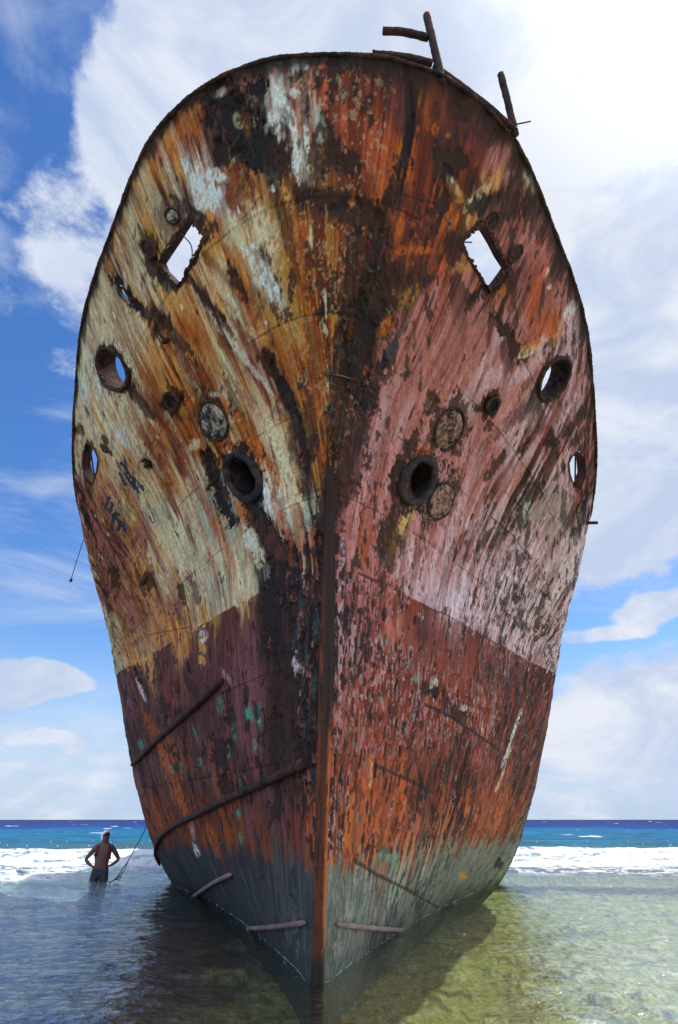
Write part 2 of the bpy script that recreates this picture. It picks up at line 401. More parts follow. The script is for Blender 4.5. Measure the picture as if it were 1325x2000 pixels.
CTRL='-0.067,0.994,PW4 -0.008,0.993,OB3 0.036,0.994,RB5 0.082,0.996,BK4 -0.131,0.993,PT4 -0.099,0.989,PW5 -0.067,0.986,WO4 -0.036,0.984,rO2 0.001,0.984,rR2 0.038,0.984,rR2 0.068,0.986,RB5 0.116,0.991,BK4 0.158,0.997,OT3 -0.209,0.991,TO4 -0.178,0.984,KB1 -0.151,0.979,KB2 -0.117,0.973,KB3 -0.094,0.969,WO4 -0.062,0.966,Wr5 -0.038,0.966,rW3 -0.008,0.965,rR3 0.04,0.966,rR2 0.07,0.967,RM4 0.111,0.972,MB5 0.144,0.977,OB4 0.19,0.986,RM2 0.236,0.998,Rr3 -0.276,0.991,TO5 -0.241,0.981,TO5 -0.212,0.974,BK5 -0.175,0.965,KB2 -0.139,0.959,KB2 -0.104,0.953,WO5 -0.072,0.949,rR3 -0.055,0.948,WO4 -0.023,0.946,rB4 0.009,0.946,rR3 0.048,0.947,rR2 0.09,0.951,rR4 0.119,0.955,BK4 0.151,0.961,RM3 0.195,0.97,MR2 0.242,0.982,MR1 0.296,0.997,rP4 -0.332,0.99,TO5 -0.281,0.975,OW4 -0.239,0.964,OB5 -0.19,0.951,KB3 -0.143,0.941,KY2 -0.099,0.934,BR4 -0.073,0.93,WR4 -0.048,0.929,rW5 -0.024,0.927,YB5 0.001,0.926,BR4 0.033,0.928,rR2 0.075,0.93,rR2 0.111,0.935,OB5 0.146,0.941,RM4 0.193,0.951,BM3 0.241,0.964,MR2 0.295,0.979,MP4 0.347,0.995,BP4 -0.389,0.991,TG5 -0.33,0.971,OT5 -0.279,0.957,TW4 -0.225,0.942,WO4 -0.197,0.934,RO4 -0.148,0.924,YB5 -0.102,0.915,BR3 -0.075,0.911,BR4 -0.041,0.909,BY4 -0.008,0.908,RB4 0.031,0.909,BR4 0.079,0.911,rR2 0.114,0.917,OB5 0.151,0.924,RM2 0.2,0.935,BR4 0.249,0.949,RM3 0.305,0.964,PT4 0.374,0.986,BM5 0.413,1,BP4 -0.447,0.994,BT5 -0.388,0.972,TG4 -0.328,0.953,BY5 -0.278,0.939,BW4 -0.234,0.926,WO3 -0.193,0.915,RW3 -0.144,0.904,YC4 -0.097,0.894,YB5 -0.052,0.889,OB5 -0.008,0.888,BR3 0.036,0.888,BO3 0.082,0.892,OR3 0.111,0.897,BO4 0.148,0.905,RB4 0.197,0.916,RB5 0.247,0.93,RT4 0.305,0.946,BK3 0.372,0.967,PB5 0.455,0.997,BP4 -0.499,0.995,TO4 -0.436,0.971,TG4 -0.371,0.948,YB5 -0.232,0.906,TO4 -0.2,0.898,RC4 -0.149,0.886,CY4 -0.1,0.875,OY5 -0.053,0.869,RO3 -0.008,0.867,RB2 0.038,0.868,RB4 0.085,0.872,BO3 0.134,0.882,rB5 0.183,0.893,OR4 0.224,0.904,OB5 0.355,0.943,BP4 0.42,0.964,PB4 0.487,0.99,PB3 -0.541,0.991,TC4 -0.472,0.964,CT4 -0.401,0.939,BT4 -0.263,0.896,YO4 -0.219,0.883,TO5 -0.166,0.869,CT4 -0.126,0.859,CY3 -0.085,0.851,YO4 -0.046,0.847,RO4 0.003,0.845,RB3 0.05,0.847,RB4 0.1,0.854,BO3 0.149,0.865,rB5 0.212,0.881,BO4 0.401,0.939,PM4 0.487,0.969,Pr4 0.539,0.99,BP4 -0.58,0.985,CT4 -0.506,0.956,BC4 -0.433,0.929,CT4 -0.354,0.904,TB4 -0.285,0.883,OT5 -0.227,0.865,CT5 -0.173,0.849,TO5 -0.131,0.839,WC3 -0.09,0.831,YO4 -0.05,0.826,OR3 0.003,0.823,RB2 0.053,0.826,BR4 0.106,0.833,BK4 0.156,0.845,BO3 0.209,0.859,rP3 0.264,0.876,PR3 0.34,0.899,OB5 0.416,0.924,MP4 0.502,0.954,rP5 0.575,0.983,PM4 -0.617,0.979,CT3 -0.541,0.948,CT4 -0.45,0.914,CT4 -0.367,0.887,TO4 -0.296,0.865,TO4 -0.236,0.846,CT5 -0.182,0.83,RO4 -0.127,0.816,CT4 -0.085,0.808,YO5 -0.043,0.803,OR4 0.003,0.8,RB3 0.058,0.804,BK5 0.111,0.813,BO5 0.153,0.822,BO3 0.207,0.837,Pr4 0.263,0.854,Pr3 0.325,0.874,PM4 0.399,0.897,BP5 0.484,0.926,rP3 0.573,0.96,PL5 0.621,0.98,PL4 -0.664,0.977,CT2 -0.578,0.94,CT3 -0.485,0.905,CT4 -0.398,0.875,TB4 -0.322,0.851,OB3 -0.258,0.831,TO4 -0.202,0.813,CP4 -0.146,0.798,PT5 -0.102,0.788,TO4 -0.058,0.781,YO5 -0.009,0.777,OR4 0.052,0.78,BK4 0.095,0.786,BK4 0.138,0.796,PO3 0.193,0.811,Pr3 0.249,0.828,Pr4 0.312,0.847,PL3 0.382,0.87,PL4 0.465,0.898,PO4 0.555,0.931,OT4 0.649,0.97,LP4 -0.717,0.979,CW3 -0.636,0.94,CT3 -0.539,0.902,CT3 -0.448,0.868,TO4 -0.367,0.841,OB3 -0.296,0.819,TO4 -0.234,0.799,CO4 -0.176,0.781,PO4 -0.131,0.77,BO4 -0.087,0.761,OR4 -0.024,0.753,OR3 0.043,0.755,BK4 0.09,0.761,BK3 0.134,0.771,Pr3 0.19,0.786,Pr4 0.247,0.803,PR3 0.31,0.823,PL3 0.382,0.846,PL3 0.464,0.874,PM4 0.553,0.907,LM4 0.649,0.946,LP3 0.705,0.973,PL5 -0.769,0.984,CW3 -0.68,0.935,CW3 -0.558,0.884,CT3 -0.467,0.85,OB4 -0.384,0.822,TO5 -0.31,0.799,OB4 -0.244,0.778,CT4 -0.185,0.758,RC3 -0.138,0.746,BR4 -0.092,0.736,BO4 -0.026,0.727,OR4 0.048,0.729,BK4 0.085,0.734,BK4 0.131,0.744,PL2 0.188,0.759,Pr3 0.246,0.778,PL3 0.31,0.799,PL3 0.382,0.822,LB4 0.464,0.849,LP3 0.553,0.883,PB4 0.649,0.921,LM4 0.744,0.968,PL4 -0.815,0.99,CG3 -0.703,0.921,CT3 -0.615,0.881,CT2 -0.523,0.844,CT4 -0.435,0.813,BO4 -0.354,0.786,TO4 -0.269,0.76,OB4 -0.207,0.738,TO4 -0.158,0.723,RT4 -0.109,0.712,BK4 -0.045,0.701,OR4 0.021,0.699,BO4 0.079,0.706,BO4 0.131,0.717,PL3 0.197,0.735,PL3 0.258,0.756,PL3 0.325,0.778,LP3 0.399,0.801,PB3 0.482,0.829,PL4 0.572,0.863,LM3 0.67,0.905,LP4 0.784,0.966,PB4 -0.845,0.986,CP4 -0.73,0.906,CT3 -0.637,0.863,CW3 -0.561,0.831,CT3 -0.472,0.797,OT4 -0.388,0.769,OR4 -0.296,0.741,OT5 -0.215,0.712,OC4 -0.151,0.693,TC5 -0.102,0.681,BK3 -0.046,0.673,BO4 0.023,0.67,BK4 0.084,0.678,BO4 0.119,0.685,PL3 0.18,0.701,PB4 0.242,0.722,PB4 0.339,0.754,PL4 0.416,0.778,PM4 0.502,0.808,LP4 0.592,0.843,PM4 0.693,0.888,LM4 0.808,0.954,PB5 -0.876,0.981,PC4 -0.732,0.877,TC4 -0.642,0.833,CT3 -0.548,0.794,CT4 -0.457,0.761,RT4 -0.372,0.734,OC4 -0.293,0.708,KB2 -0.182,0.671,OR4 -0.129,0.658,CT4 -0.092,0.65,BR4 -0.031,0.643,BO4 0.045,0.644,BK4 0.1,0.652,PL2 0.161,0.665,PB4 0.279,0.704,PB4 0.354,0.728,PL4 0.435,0.754,PB4 0.523,0.784,LP3 0.614,0.821,LB4 0.718,0.871,LP4 0.847,0.953,PB5 -0.869,0.937,PB4 -0.764,0.861,TP4 -0.67,0.812,CT4 -0.572,0.77,CT4 -0.477,0.735,TR5 -0.388,0.706,CG4 -0.32,0.684,KG2 -0.173,0.64,CT5 -0.119,0.628,CR4 -0.082,0.62,BK4 -0.011,0.614,BK3 0.065,0.618,BP4 0.111,0.625,PL2 0.166,0.638,PO4 0.367,0.699,PL3 0.453,0.727,PB4 0.545,0.759,PB4 0.639,0.798,LB4 0.747,0.851,LG5 0.847,0.918,BP4 -0.869,0.898,PB4 -0.771,0.827,PT4 -0.678,0.778,CT4 -0.575,0.735,CG4 -0.477,0.699,CR5 -0.382,0.669,GC4 -0.296,0.644,TG4 -0.22,0.622,KD3 -0.163,0.608,WT4 -0.111,0.597,CR4 -0.077,0.59,BG4 -0.009,0.585,DB5 0.07,0.59,PB4 0.121,0.599,PO3 0.185,0.613,PB4 0.225,0.623,BY5 0.347,0.658,PL4 0.433,0.685,PL4 0.528,0.717,LB4 0.644,0.763,LG4 0.756,0.818,LP4 0.847,0.88,LB5 -0.874,0.857,PB4 -0.783,0.791,PM4 -0.686,0.741,TP5 -0.577,0.696,CT4 -0.474,0.661,CG3 -0.376,0.632,GC3 -0.288,0.608,GC4 -0.224,0.592,DK3 -0.166,0.579,BW4 -0.124,0.57,RO3 -0.085,0.563,OB4 -0.009,0.556,DB4 0.067,0.56,PO3 0.124,0.57,rO3 0.176,0.581,BY5 0.247,0.598,PL4 0.323,0.618,PL3 0.411,0.643,LR3 0.506,0.671,LB3 0.629,0.716,LP3 0.742,0.768,Lb2 0.832,0.823,lL3 -0.891,0.818,PT4 -0.816,0.762,PB4 -0.717,0.71,TP4 -0.597,0.663,TC4 -0.489,0.628,CG3 -0.386,0.599,CG3 -0.295,0.576,CG3 -0.229,0.561,KB3 -0.183,0.551,KB4 -0.139,0.543,RO4 -0.094,0.533,RO3 -0.006,0.525,BD4 0.063,0.528,PO3 0.127,0.54,PL4 0.195,0.553,LP4 0.269,0.57,LP4 0.35,0.59,PL5 0.443,0.615,LP4 0.543,0.644,Ll4 0.651,0.683,lB3 0.8,0.752,lL4 -0.894,0.771,PB4 -0.82,0.721,PT5 -0.686,0.659,TB4 -0.567,0.618,TC4 -0.458,0.588,CG3 -0.354,0.562,GC3 -0.266,0.542,CT3 -0.2,0.528,KD3 -0.156,0.52,KB4 -0.107,0.51,MR4 -0.004,0.5,BD4 0.065,0.503,rR4 0.119,0.512,PM4 0.187,0.525,RP4 0.259,0.54,LP3 0.342,0.559,Ll3 0.453,0.587,lP3 0.578,0.622,lB3 0.718,0.672,lL3 0.847,0.737,lB3 -0.906,0.725,PT4 -0.816,0.672,PT4 -0.678,0.617,TP4 -0.558,0.581,TP5 -0.445,0.553,CG4 -0.342,0.53,CO4 -0.269,0.514,YC4 -0.203,0.501,KD3 -0.143,0.49,KB4 -0.102,0.482,Mm4 -0.001,0.474,BK4 0.068,0.477,MP5 0.122,0.486,PR4 0.192,0.499,MR5 0.251,0.51,RM4 0.393,0.518,lP3 0.514,0.544,lL3 0.671,0.584,lB3 0.857,0.653,lL4 -0.904,0.68,CP4 -0.806,0.63,PT4 -0.664,0.582,TP5 -0.567,0.557,TO5 -0.475,0.535,TO4 -0.408,0.52,YT4 -0.918,0.623,CP4 -0.813,0.58,TP4 -0.678,0.545,TO4 -0.599,0.527,TP4 -0.529,0.513,TO4 0.636,0.535,lP3 0.742,0.56,lP4 0.877,0.603,lB3 -0.913,0.554,CP4 -0.84,0.535,TO4 -0.734,0.515,TP4 0.811,0.53,Pl4 0.897,0.55,lP3 -0.325,0.51,Mm3 -0.256,0.497,Mm4 -0.435,0.502,Mm4 -0.35,0.485,Mm3 -0.259,0.469,mM4 -0.193,0.457,KD3 -0.133,0.447,BK4 -0.087,0.44,KM4 0.073,0.439,MP5 0.143,0.449,MP4 0.215,0.461,PB5 0.293,0.475,MR2 0.381,0.491,MR2 0.48,0.511,MR2 -0.632,0.495,Mm4 -0.512,0.475,Mm4 -0.379,0.452,Mm4 -0.266,0.434,mM3 -0.198,0.423,KB4 -0.134,0.415,BK4 -0.087,0.408,BK4 0.077,0.407,RP4 0.149,0.417,PB4 0.224,0.427,RB4 0.303,0.44,MR2 0.393,0.454,RM3 0.492,0.471,RM3 0.622,0.494,Mm3 -0.889,0.485,mB4 -0.769,0.47,MB3 -0.619,0.448,MR4 -0.475,0.427,Mm4 -0.347,0.41,mM3 -0.256,0.397,mM3 -0.188,0.389,BK4 -0.129,0.382,BD4 -0.087,0.377,BK4 0.08,0.377,RP4 0.158,0.385,RB4 0.234,0.395,RB5 0.315,0.405,RM4 0.404,0.417,RM3 0.526,0.435,Mr3 0.663,0.455,MR5 0.801,0.475,RB3 -0.886,0.437,mB4 -0.759,0.423,MB4 -0.609,0.405,RM4 -0.462,0.387,MB3 -0.357,0.375,mM4 -0.263,0.365,mM4 -0.192,0.357,BK4 -0.122,0.351,BD4 -0.067,0.347,BO3 0.084,0.348,RP3 0.165,0.355,RP4 0.242,0.362,RB4 0.325,0.371,RM3 0.416,0.382,RB4 0.539,0.396,RM4 0.683,0.414,RB4 0.821,0.43,RB4 -0.889,0.392,BM4 -0.751,0.378,MB4 -0.597,0.362,MB5 -0.474,0.35,Bm4 -0.366,0.341,mB4 -0.269,0.333,mM4 -0.197,0.327,BR4 -0.124,0.322,BK4 -0.063,0.319,BK3 0.089,0.32,RB4 0.171,0.325,RP4 0.268,0.333,RO3 0.374,0.342,RM3 0.47,0.35,RB4 0.578,0.36,RB4 0.705,0.373,RB4 0.843,0.388,RB4 -0.899,0.347,Bm4 -0.776,0.336,mB4 -0.615,0.324,OB4 -0.489,0.315,mB5 -0.376,0.308,Bm4 -0.256,0.301,mM4 -0.183,0.297,BO4 -0.106,0.294,BK4 0.092,0.293,RB4 0.178,0.297,RP4 0.278,0.302,RO3 0.386,0.309,RB3 0.507,0.316,RB4 0.646,0.326,RB4 0.842,0.342,RB4 -0.899,0.297,mB4 -0.732,0.289,mB4 -0.582,0.282,Bm4 -0.457,0.278,mB4 -0.323,0.273,Bm4 -0.205,0.269,BO3 -0.104,0.267,BR4 0.097,0.267,OR4 0.187,0.269,RO4 0.288,0.272,RO4 0.399,0.276,RB4 0.526,0.28,RB4 0.668,0.286,RO4 0.842,0.294,RB5 -0.924,0.247,RB4 -0.771,0.246,RB4 -0.634,0.244,BO4 -0.475,0.243,BR4 -0.333,0.242,mR5 -0.21,0.242,mR5 -0.104,0.241,BR4 0.1,0.241,OR4 0.195,0.242,Or4 0.3,0.242,Or4 0.416,0.243,RO4 0.546,0.244,OR5 0.695,0.245,OR5 0.845,0.247,RO4 -0.852,0.197,Rm5 -0.705,0.202,RD3 -0.555,0.206,RB4 -0.396,0.21,RB4 -0.259,0.213,RB4 -0.129,0.216,RB4 0.084,0.217,OB4 0.203,0.214,Or3 0.312,0.212,rO3 0.436,0.209,OR5 0.573,0.206,OB5 0.735,0.201,OB4 0.859,0.197,SB4 -0.879,0.154,DS4 -0.686,0.167,DS4 -0.529,0.177,DR4 -0.364,0.186,DR3 -0.246,0.191,DR4 -0.104,0.197,RD4 0.089,0.197,OS4 0.175,0.194,rO3 0.286,0.189,rO4 0.413,0.184,SO5 0.531,0.177,SG2 0.688,0.167,SG2 0.848,0.156,SG2 -0.938,0.104,Sd3 -0.779,0.121,DS3 -0.577,0.143,DS3 -0.386,0.159,DS4 -0.232,0.17,SD4 -0.104,0.177,DS4 0.094,0.177,OS5 0.183,0.173,SG3 0.3,0.165,SG4 0.438,0.155,SG4 0.57,0.144,SG2 0.762,0.123,SG3 -0.793,0.066,DS3 -0.545,0.107,DS3 -0.361,0.13,DS4 -0.22,0.144,SD4 -0.087,0.154,SD4 0.085,0.154,SO4 0.195,0.147,GS4 0.322,0.134,SG4 0.487,0.115,SN3 0.642,0.092,DS4 -0.364,0.099,DS4 -0.207,0.12,SD4 -0.067,0.133,SD4 0.09,0.132,GP4 0.209,0.12,SP4 0.325,0.104,SD4 -0.22,0.093,DS4 -0.063,0.111,SD4 0.1,0.108,GS4 0.202,0.096,PS4 -0.023,0.096,DS4 0.072,0.093,SP4'
BLOBS=[
(0.0447,0.8206,0.009,0.0489,0.0274,0.0002,'B',0.6),
(0.0802,0.8063,0.0171,0.0463,0.0229,0.0011,'K',0.45),
(0.0194,0.7212,0.0008,0.0657,0.0276,0.0019,'K',0.6),
(0.0853,0.6719,0.0081,0.0581,0.0248,0.003,'K',0.55),
(-0.0093,0.5854,0.0047,0.0515,0.0447,-0.0028,'K',0.75),
(0.0481,0.6219,0.004,0.0342,0.0288,0.0015,'B',0.7),
(-0.0447,0.7548,0.0008,-0.0455,-0.0183,0.0011,'N',0.5),
(-0.0583,0.8392,0.0076,-0.0478,-0.016,0.0003,'O',0.5),
(-0.0819,0.8721,0.0124,-0.0299,-0.013,0.0004,'B',0.5),
(-0.0684,0.6805,0.0045,-0.0462,-0.0193,0.0021,'B',0.6),
(-0.0312,0.6433,0.0055,0.0333,0.0192,-0.0015,'O',0.4),
(0.1174,0.8492,0.0091,0.027,0.0198,0.0022,'B',0.6),
(0.0836,0.8592,0.0052,0.0261,0.0135,0.0011,'K',0.5),
(-0.1579,0.9707,0.0099,-0.0277,-0.0337,0.0026,'K',1),
(-0.1765,0.9871,0.0352,-0.0074,-0.0044,-0.0133,'K',1),
(-0.1241,0.9414,0.0157,-0.027,-0.024,0.0008,'K',1),
(-0.1798,0.9485,0.0014,-0.0109,-0.0207,0.0033,'K',0.9),
(-0.1157,0.985,0.0178,-0.0027,-0.0014,-0.0071,'K',1),
(-0.2001,0.98,0.0009,-0.0089,-0.0148,0.0026,'K',1),
(-0.1376,0.9621,0.0019,-0.011,-0.0088,0.0009,'Y',0.35),
(-0.1528,0.9664,0.001,-0.0065,-0.0072,0.0008,'C',0.4),
(-0.087,0.9278,0.0009,-0.019,-0.0155,0.0015,'B',1),
(-0.0988,0.9142,0.0002,-0.0096,-0.0107,0.0014,'D',0.6),
(-0.0076,0.9385,0.0016,-0.0229,-0.0112,0.0002,'B',0.95),
(0.0042,0.9271,0.0045,-0.0112,-0.0147,-0.0017,'B',0.9),
(0.0279,0.9192,0.0184,0.0006,0.0005,-0.0085,'B',1),
(-0.0194,0.9464,0.0007,-0.0132,-0.0094,0.0001,'G',0.5),
(-0.0245,0.9199,0.0023,-0.0155,-0.0115,-0.0001,'K',0.6),
(-0.0414,0.9085,0.0014,-0.0117,-0.0119,0.0,'S',0.6),
(-0.016,0.8942,0.0518,-0.0019,-0.0002,-0.008,'B',0.9),
(0.0464,0.8806,0.0548,0.0028,0.0012,-0.0106,'K',0.75),
(-0.0498,0.8992,0.0262,-0.0013,-0.0007,-0.0079,'K',0.6),
(-0.0768,0.8992,0.008,-0.0078,-0.0081,-0.001,'T',0.6),
(-0.0363,0.9164,0.0002,-0.0039,-0.0067,0.0001,'C',0.6),
(0.0042,0.9964,0.0184,0.0004,0.0001,-0.0053,'K',0.9),
(0.0667,0.9929,0.0345,-0.0009,-0.0018,-0.0074,'B',0.8),
(0.0751,0.9943,-0.0,-0.0052,-0.007,-0.0003,'S',0.8),
(0.0988,0.97,0.0057,-0.0212,-0.0195,-0.003,'M',0.7),
(0.1207,0.9664,0.0089,-0.0276,-0.0059,-0.001,'K',0.7),
(0.119,0.9364,0.0088,0.023,0.0087,0.0006,'K',0.7),
(0.1055,0.9078,0.0155,0.0203,0.012,-0.0001,'K',0.7),
(0.092,0.8899,0.011,0.0187,0.0125,0.0002,'B',0.9),
(-0.2237,0.9342,0.0182,-0.0144,-0.0263,0.0001,'W',1),
(-0.2001,0.9371,0.014,-0.0068,-0.0084,-0.0023,'W',0.9),
(-0.2508,0.9507,0.0152,-0.0167,-0.01,0.001,'W',0.9),
(-0.2356,0.9264,0.0231,-0.0065,-0.0023,-0.0045,'W',0.9),
(-0.2001,0.9257,0.002,-0.0055,-0.0158,0.0024,'W',0.9),
(-0.0802,0.9736,0.0023,-0.0097,-0.0094,0.0002,'W',0.9),
(-0.0903,0.9543,0.0051,-0.0083,-0.0071,-0.0002,'W',0.8),
(-0.0599,0.9478,0.0043,-0.015,-0.0065,-0.0002,'W',0.8),
(-0.0566,0.9228,0.0016,-0.0161,-0.0076,0.0001,'W',0.9),
(-0.0498,0.9921,0.0164,-0.0005,-0.0002,-0.003,'W',0.7),
(-0.0414,0.9936,-0.0,-0.0037,-0.0088,0.0001,'W',0.6),
(-0.0414,0.9392,0.0012,-0.0099,-0.0048,-0.0,'W',0.8),
(-0.0751,0.9635,0.0007,-0.0097,-0.008,0.0004,'W',0.7),
(-0.0566,0.9736,0.0069,-0.0032,-0.0047,-0.0024,'W',0.7),
(-0.0785,0.9921,0.018,0.0007,0.0012,-0.003,'P',0.7),
(-0.1528,0.9914,0.0422,-0.0009,0.0018,-0.0033,'P',0.8),
(-0.1849,0.9921,0.0212,-0.0009,0.0019,-0.0027,'W',0.5),
(-0.1207,0.8792,0.0087,-0.0234,-0.0211,0.0022,'C',0.75),
(-0.1477,0.8563,0.0225,-0.0324,-0.0159,0.0007,'W',0.8),
(-0.1224,0.8327,0.0117,-0.0233,-0.0141,0.0011,'W',0.85),
(-0.1815,0.9006,0.0077,-0.0086,-0.0084,0.0003,'C',0.9),
(-0.1731,0.8828,0.0118,-0.0133,-0.0114,0.0004,'C',0.7),
(-0.1731,0.9121,0.0231,-0.0207,-0.0122,-0.0002,'R',0.8),
(-0.1494,0.9199,0.024,-0.0175,-0.0176,-0.0019,'R',0.7),
(-0.0144,0.8099,0.001,-0.0064,-0.0043,0.0001,'C',0.6),
(-0.0144,0.7798,0.0047,-0.0057,-0.0058,-0.0004,'C',0.6),
(-0.0127,0.7963,0.0004,-0.0093,-0.0023,0.0001,'C',0.6),
(-0.011,0.7312,0.0011,-0.0161,-0.0029,0.0002,'C',0.6),
(-0.038,0.8635,-0.0,-0.0111,-0.0037,0.0001,'C',0.7),
(0.2085,0.9514,0.0269,0.0015,-0.0072,-0.008,'B',1),
(0.1984,0.9385,-0.002,-0.0061,-0.0096,-0.0014,'K',0.8),
(0.1984,0.9235,0.0139,-0.0069,-0.0105,-0.0042,'B',0.9),
(0.1933,0.9171,-0.0036,-0.0102,-0.0196,-0.0029,'B',0.9),
(0.2204,0.935,0.0138,-0.0032,-0.0047,-0.0024,'C',0.6),
(0.2271,0.9314,0.0128,-0.0028,-0.008,-0.004,'Y',0.6),
(0.271,0.9421,0.0294,0.02,0.0083,0.0001,'C',0.6),
(0.2896,0.9578,0.0149,0.0111,0.0083,0.0005,'Y',0.5),
(0.1933,0.9643,-0.0008,-0.0029,-0.0074,-0.0011,'O',0.8),
(0.168,0.9635,-0.0009,-0.0044,-0.0073,-0.0009,'O',0.7),
(0.3977,0.9929,0.0197,-0.0013,-0.0125,-0.0058,'C',0.7),
(0.3656,0.9993,0.0097,0.0002,-0.0294,-0.0152,'K',0.5),
(0.2997,0.9993,0.0105,0.0008,-0.0242,-0.018,'K',0.6),
(0.2068,0.9993,0.0084,0.0003,-0.0168,-0.0195,'K',0.6),
(0.2626,0.9993,0.0108,0.0004,-0.0158,-0.0127,'K',0.6),
(0.2811,0.9392,0.025,0.0134,0.0116,-0.0009,'K',0.8),
(0.3588,0.9621,0.0287,-0.0003,-0.0292,-0.0143,'B',0.8),
(0.4264,0.9786,0.0433,-0.0022,-0.0206,-0.0095,'B',0.6),
(0.6222,0.9786,0.014,0.0151,0.0167,0.0054,'W',0.6),
(0.5327,0.9614,-0.0039,-0.0055,-0.0106,-0.0031,'C',0.6),
(0.5108,0.9657,-0.0036,-0.0049,-0.0088,-0.0026,'C',0.6),
(0.1613,0.8921,0.0416,0.0094,0.0012,-0.0036,'O',0.6),
(0.1629,0.8906,0.0285,0.0108,0.0091,-0.0053,'M',0.9),
(0.1579,0.8713,0.046,0.0124,0.0017,-0.0029,'O',0.7),
(0.1241,0.8799,0.0023,0.0141,0.0078,0.0011,'O',0.6),
(0.1933,0.8956,0.0114,0.0131,0.0075,0.0004,'B',0.8),
(0.1596,0.8327,0.0105,0.0125,0.0119,0.0003,'Y',0.5),
(0.1207,0.7963,0.01,0.012,0.0137,-0.0001,'O',0.7),
(0.1005,0.8277,0.0247,0.0278,0.0279,-0.0009,'B',0.7),
(0.0667,0.767,-0.0004,0.0439,0.0304,0.0028,'K',0.75),
(0.1089,0.7341,0.0162,0.0339,0.0154,0.0008,'K',0.7),
(0.1326,0.7756,0.0127,0.0158,0.0081,-0.0,'D',0.8),
(0.1494,0.7984,0.0131,0.0131,0.0059,-0.0002,'D',0.6),
(0.2626,0.8899,0.0176,0.0144,0.014,0.0006,'Y',0.5),
(0.3132,0.8806,0.0299,0.0234,0.0105,0.0007,'B',0.8),
(0.3419,0.8956,0.0365,0.0216,0.0133,0.0003,'K',0.8),
(0.4044,0.8792,0.0421,0.0007,-0.0136,-0.0076,'B',1),
(0.4483,0.8785,0.0232,-0.0033,-0.0209,-0.0095,'B',1),
(0.374,0.8806,0.0242,0.0027,-0.006,-0.0046,'B',0.9),
(0.5175,0.9056,0.0385,0.0192,0.0096,-0.0002,'T',0.9),
(0.4956,0.8906,0.022,0.0117,0.0083,0.0002,'C',0.8),
(0.5327,0.9271,0.0465,0.0316,0.0332,0.0055,'r',0.7),
(0.4044,0.8077,0.0229,0.0197,0.026,0.0022,'B',0.9),
(0.4196,0.8127,0.026,0.0086,0.0046,-0.0055,'K',1),
(0.5091,0.8635,0.0173,0.0146,0.0128,0.0021,'B',0.6),
(0.4905,0.8206,0.0769,0.0601,0.0212,0.0021,'M',0.7),
(0.5496,0.8599,0.0503,0.0395,0.017,0.0025,'D',0.5),
(0.6729,0.8678,0.0346,0.007,-0.0185,-0.0142,'B',1),
(0.5513,0.8113,0.0137,0.0155,0.012,0.0022,'B',0.9),
(0.4669,0.7548,0.0209,0.0231,0.015,0.0017,'B',0.85),
(0.6273,0.782,0.024,0.0307,0.0227,0.0048,'B',0.8),
(0.678,0.7898,0.0294,0.039,0.0409,0.0106,'S',0.45),
(0.7624,0.8142,0.0297,0.0529,0.0471,0.0187,'S',0.4),
(0.7421,0.9264,0.0555,0.0461,0.0202,0.0078,'B',0.8),
(0.7691,0.9271,0.0456,0.0393,0.0181,0.0075,'B',0.7),
(0.8755,0.9035,0.0095,0.0484,0.0289,0.0235,'K',0.8),
(0.8856,0.9414,0.0116,0.0264,0.0182,0.0165,'K',0.7),
(0.2035,0.6898,0.0305,0.0417,0.014,0.0009,'B',0.9),
(0.1933,0.639,0.0071,0.037,0.0186,0.0035,'B',0.8),
(0.1815,0.594,0.0153,0.0383,0.0188,0.002,'B',0.8),
(0.2136,0.614,0.0216,0.0401,0.0107,0.0011,'C',0.5),
(0.1967,0.5854,0.0162,0.033,0.0108,0.0009,'Y',0.7),
(0.1798,0.5633,0.013,0.0455,0.0193,0.0021,'B',0.7),
(0.2423,0.7563,0.017,0.0033,-0.0058,-0.0153,'B',0.8),
(0.2997,0.7477,0.0138,0.0359,0.0506,0.009,'B',0.8),
(0.3115,0.6648,0.0226,0.0359,0.0419,0.0048,'B',0.8),
(0.2474,0.6705,0.0336,0.045,0.0553,0.0046,'B',0.9),
(0.244,0.6976,0.0121,0.0176,0.0171,0.0018,'O',0.6),
(-0.3082,0.9378,0.0467,-0.0134,-0.0079,-0.0103,'B',0.55),
(-0.2761,0.9357,0.0308,-0.015,-0.009,-0.0012,'K',0.5),
(-0.2541,0.9221,0.0189,-0.0117,-0.0119,-0.0006,'B',0.8),
(-0.3909,0.9428,0.0198,-0.0186,-0.031,0.0064,'K',0.75),
(-0.3841,0.9228,0.0271,-0.0191,-0.0253,0.0036,'B',0.9),
(-0.3588,0.9071,0.018,-0.013,-0.0266,0.0031,'K',0.8),
(-0.3554,0.8999,0.0104,-0.0076,-0.0106,0.0012,'S',0.5),
(-0.2676,0.8978,0.0228,0.0035,0.0073,-0.0037,'K',0.8),
(-0.1917,0.8542,0.0143,-0.0176,-0.012,0.0008,'B',0.9),
(-0.1967,0.8642,0.0079,-0.0096,-0.009,0.0007,'K',0.6),
(-0.5125,0.95,0.0304,-0.0273,-0.0174,0.0043,'K',1),
(-0.4871,0.9307,0.0187,-0.0152,-0.017,0.0037,'K',1),
(-0.4365,0.9035,0.036,-0.0211,-0.0192,0.0019,'B',0.9),
(-0.4078,0.8828,0.0367,-0.0026,0.0128,-0.0077,'B',0.8),
(-0.6037,0.9164,0.0241,-0.0316,-0.066,0.0197,'B',0.8),
(-0.5361,0.8935,0.0047,-0.0185,-0.0113,0.0035,'C',0.9),
(-0.6003,0.8899,0.0238,-0.0138,-0.0079,0.0005,'C',0.9),
(-0.4162,0.8163,0.013,-0.0162,-0.0323,0.0053,'B',0.9),
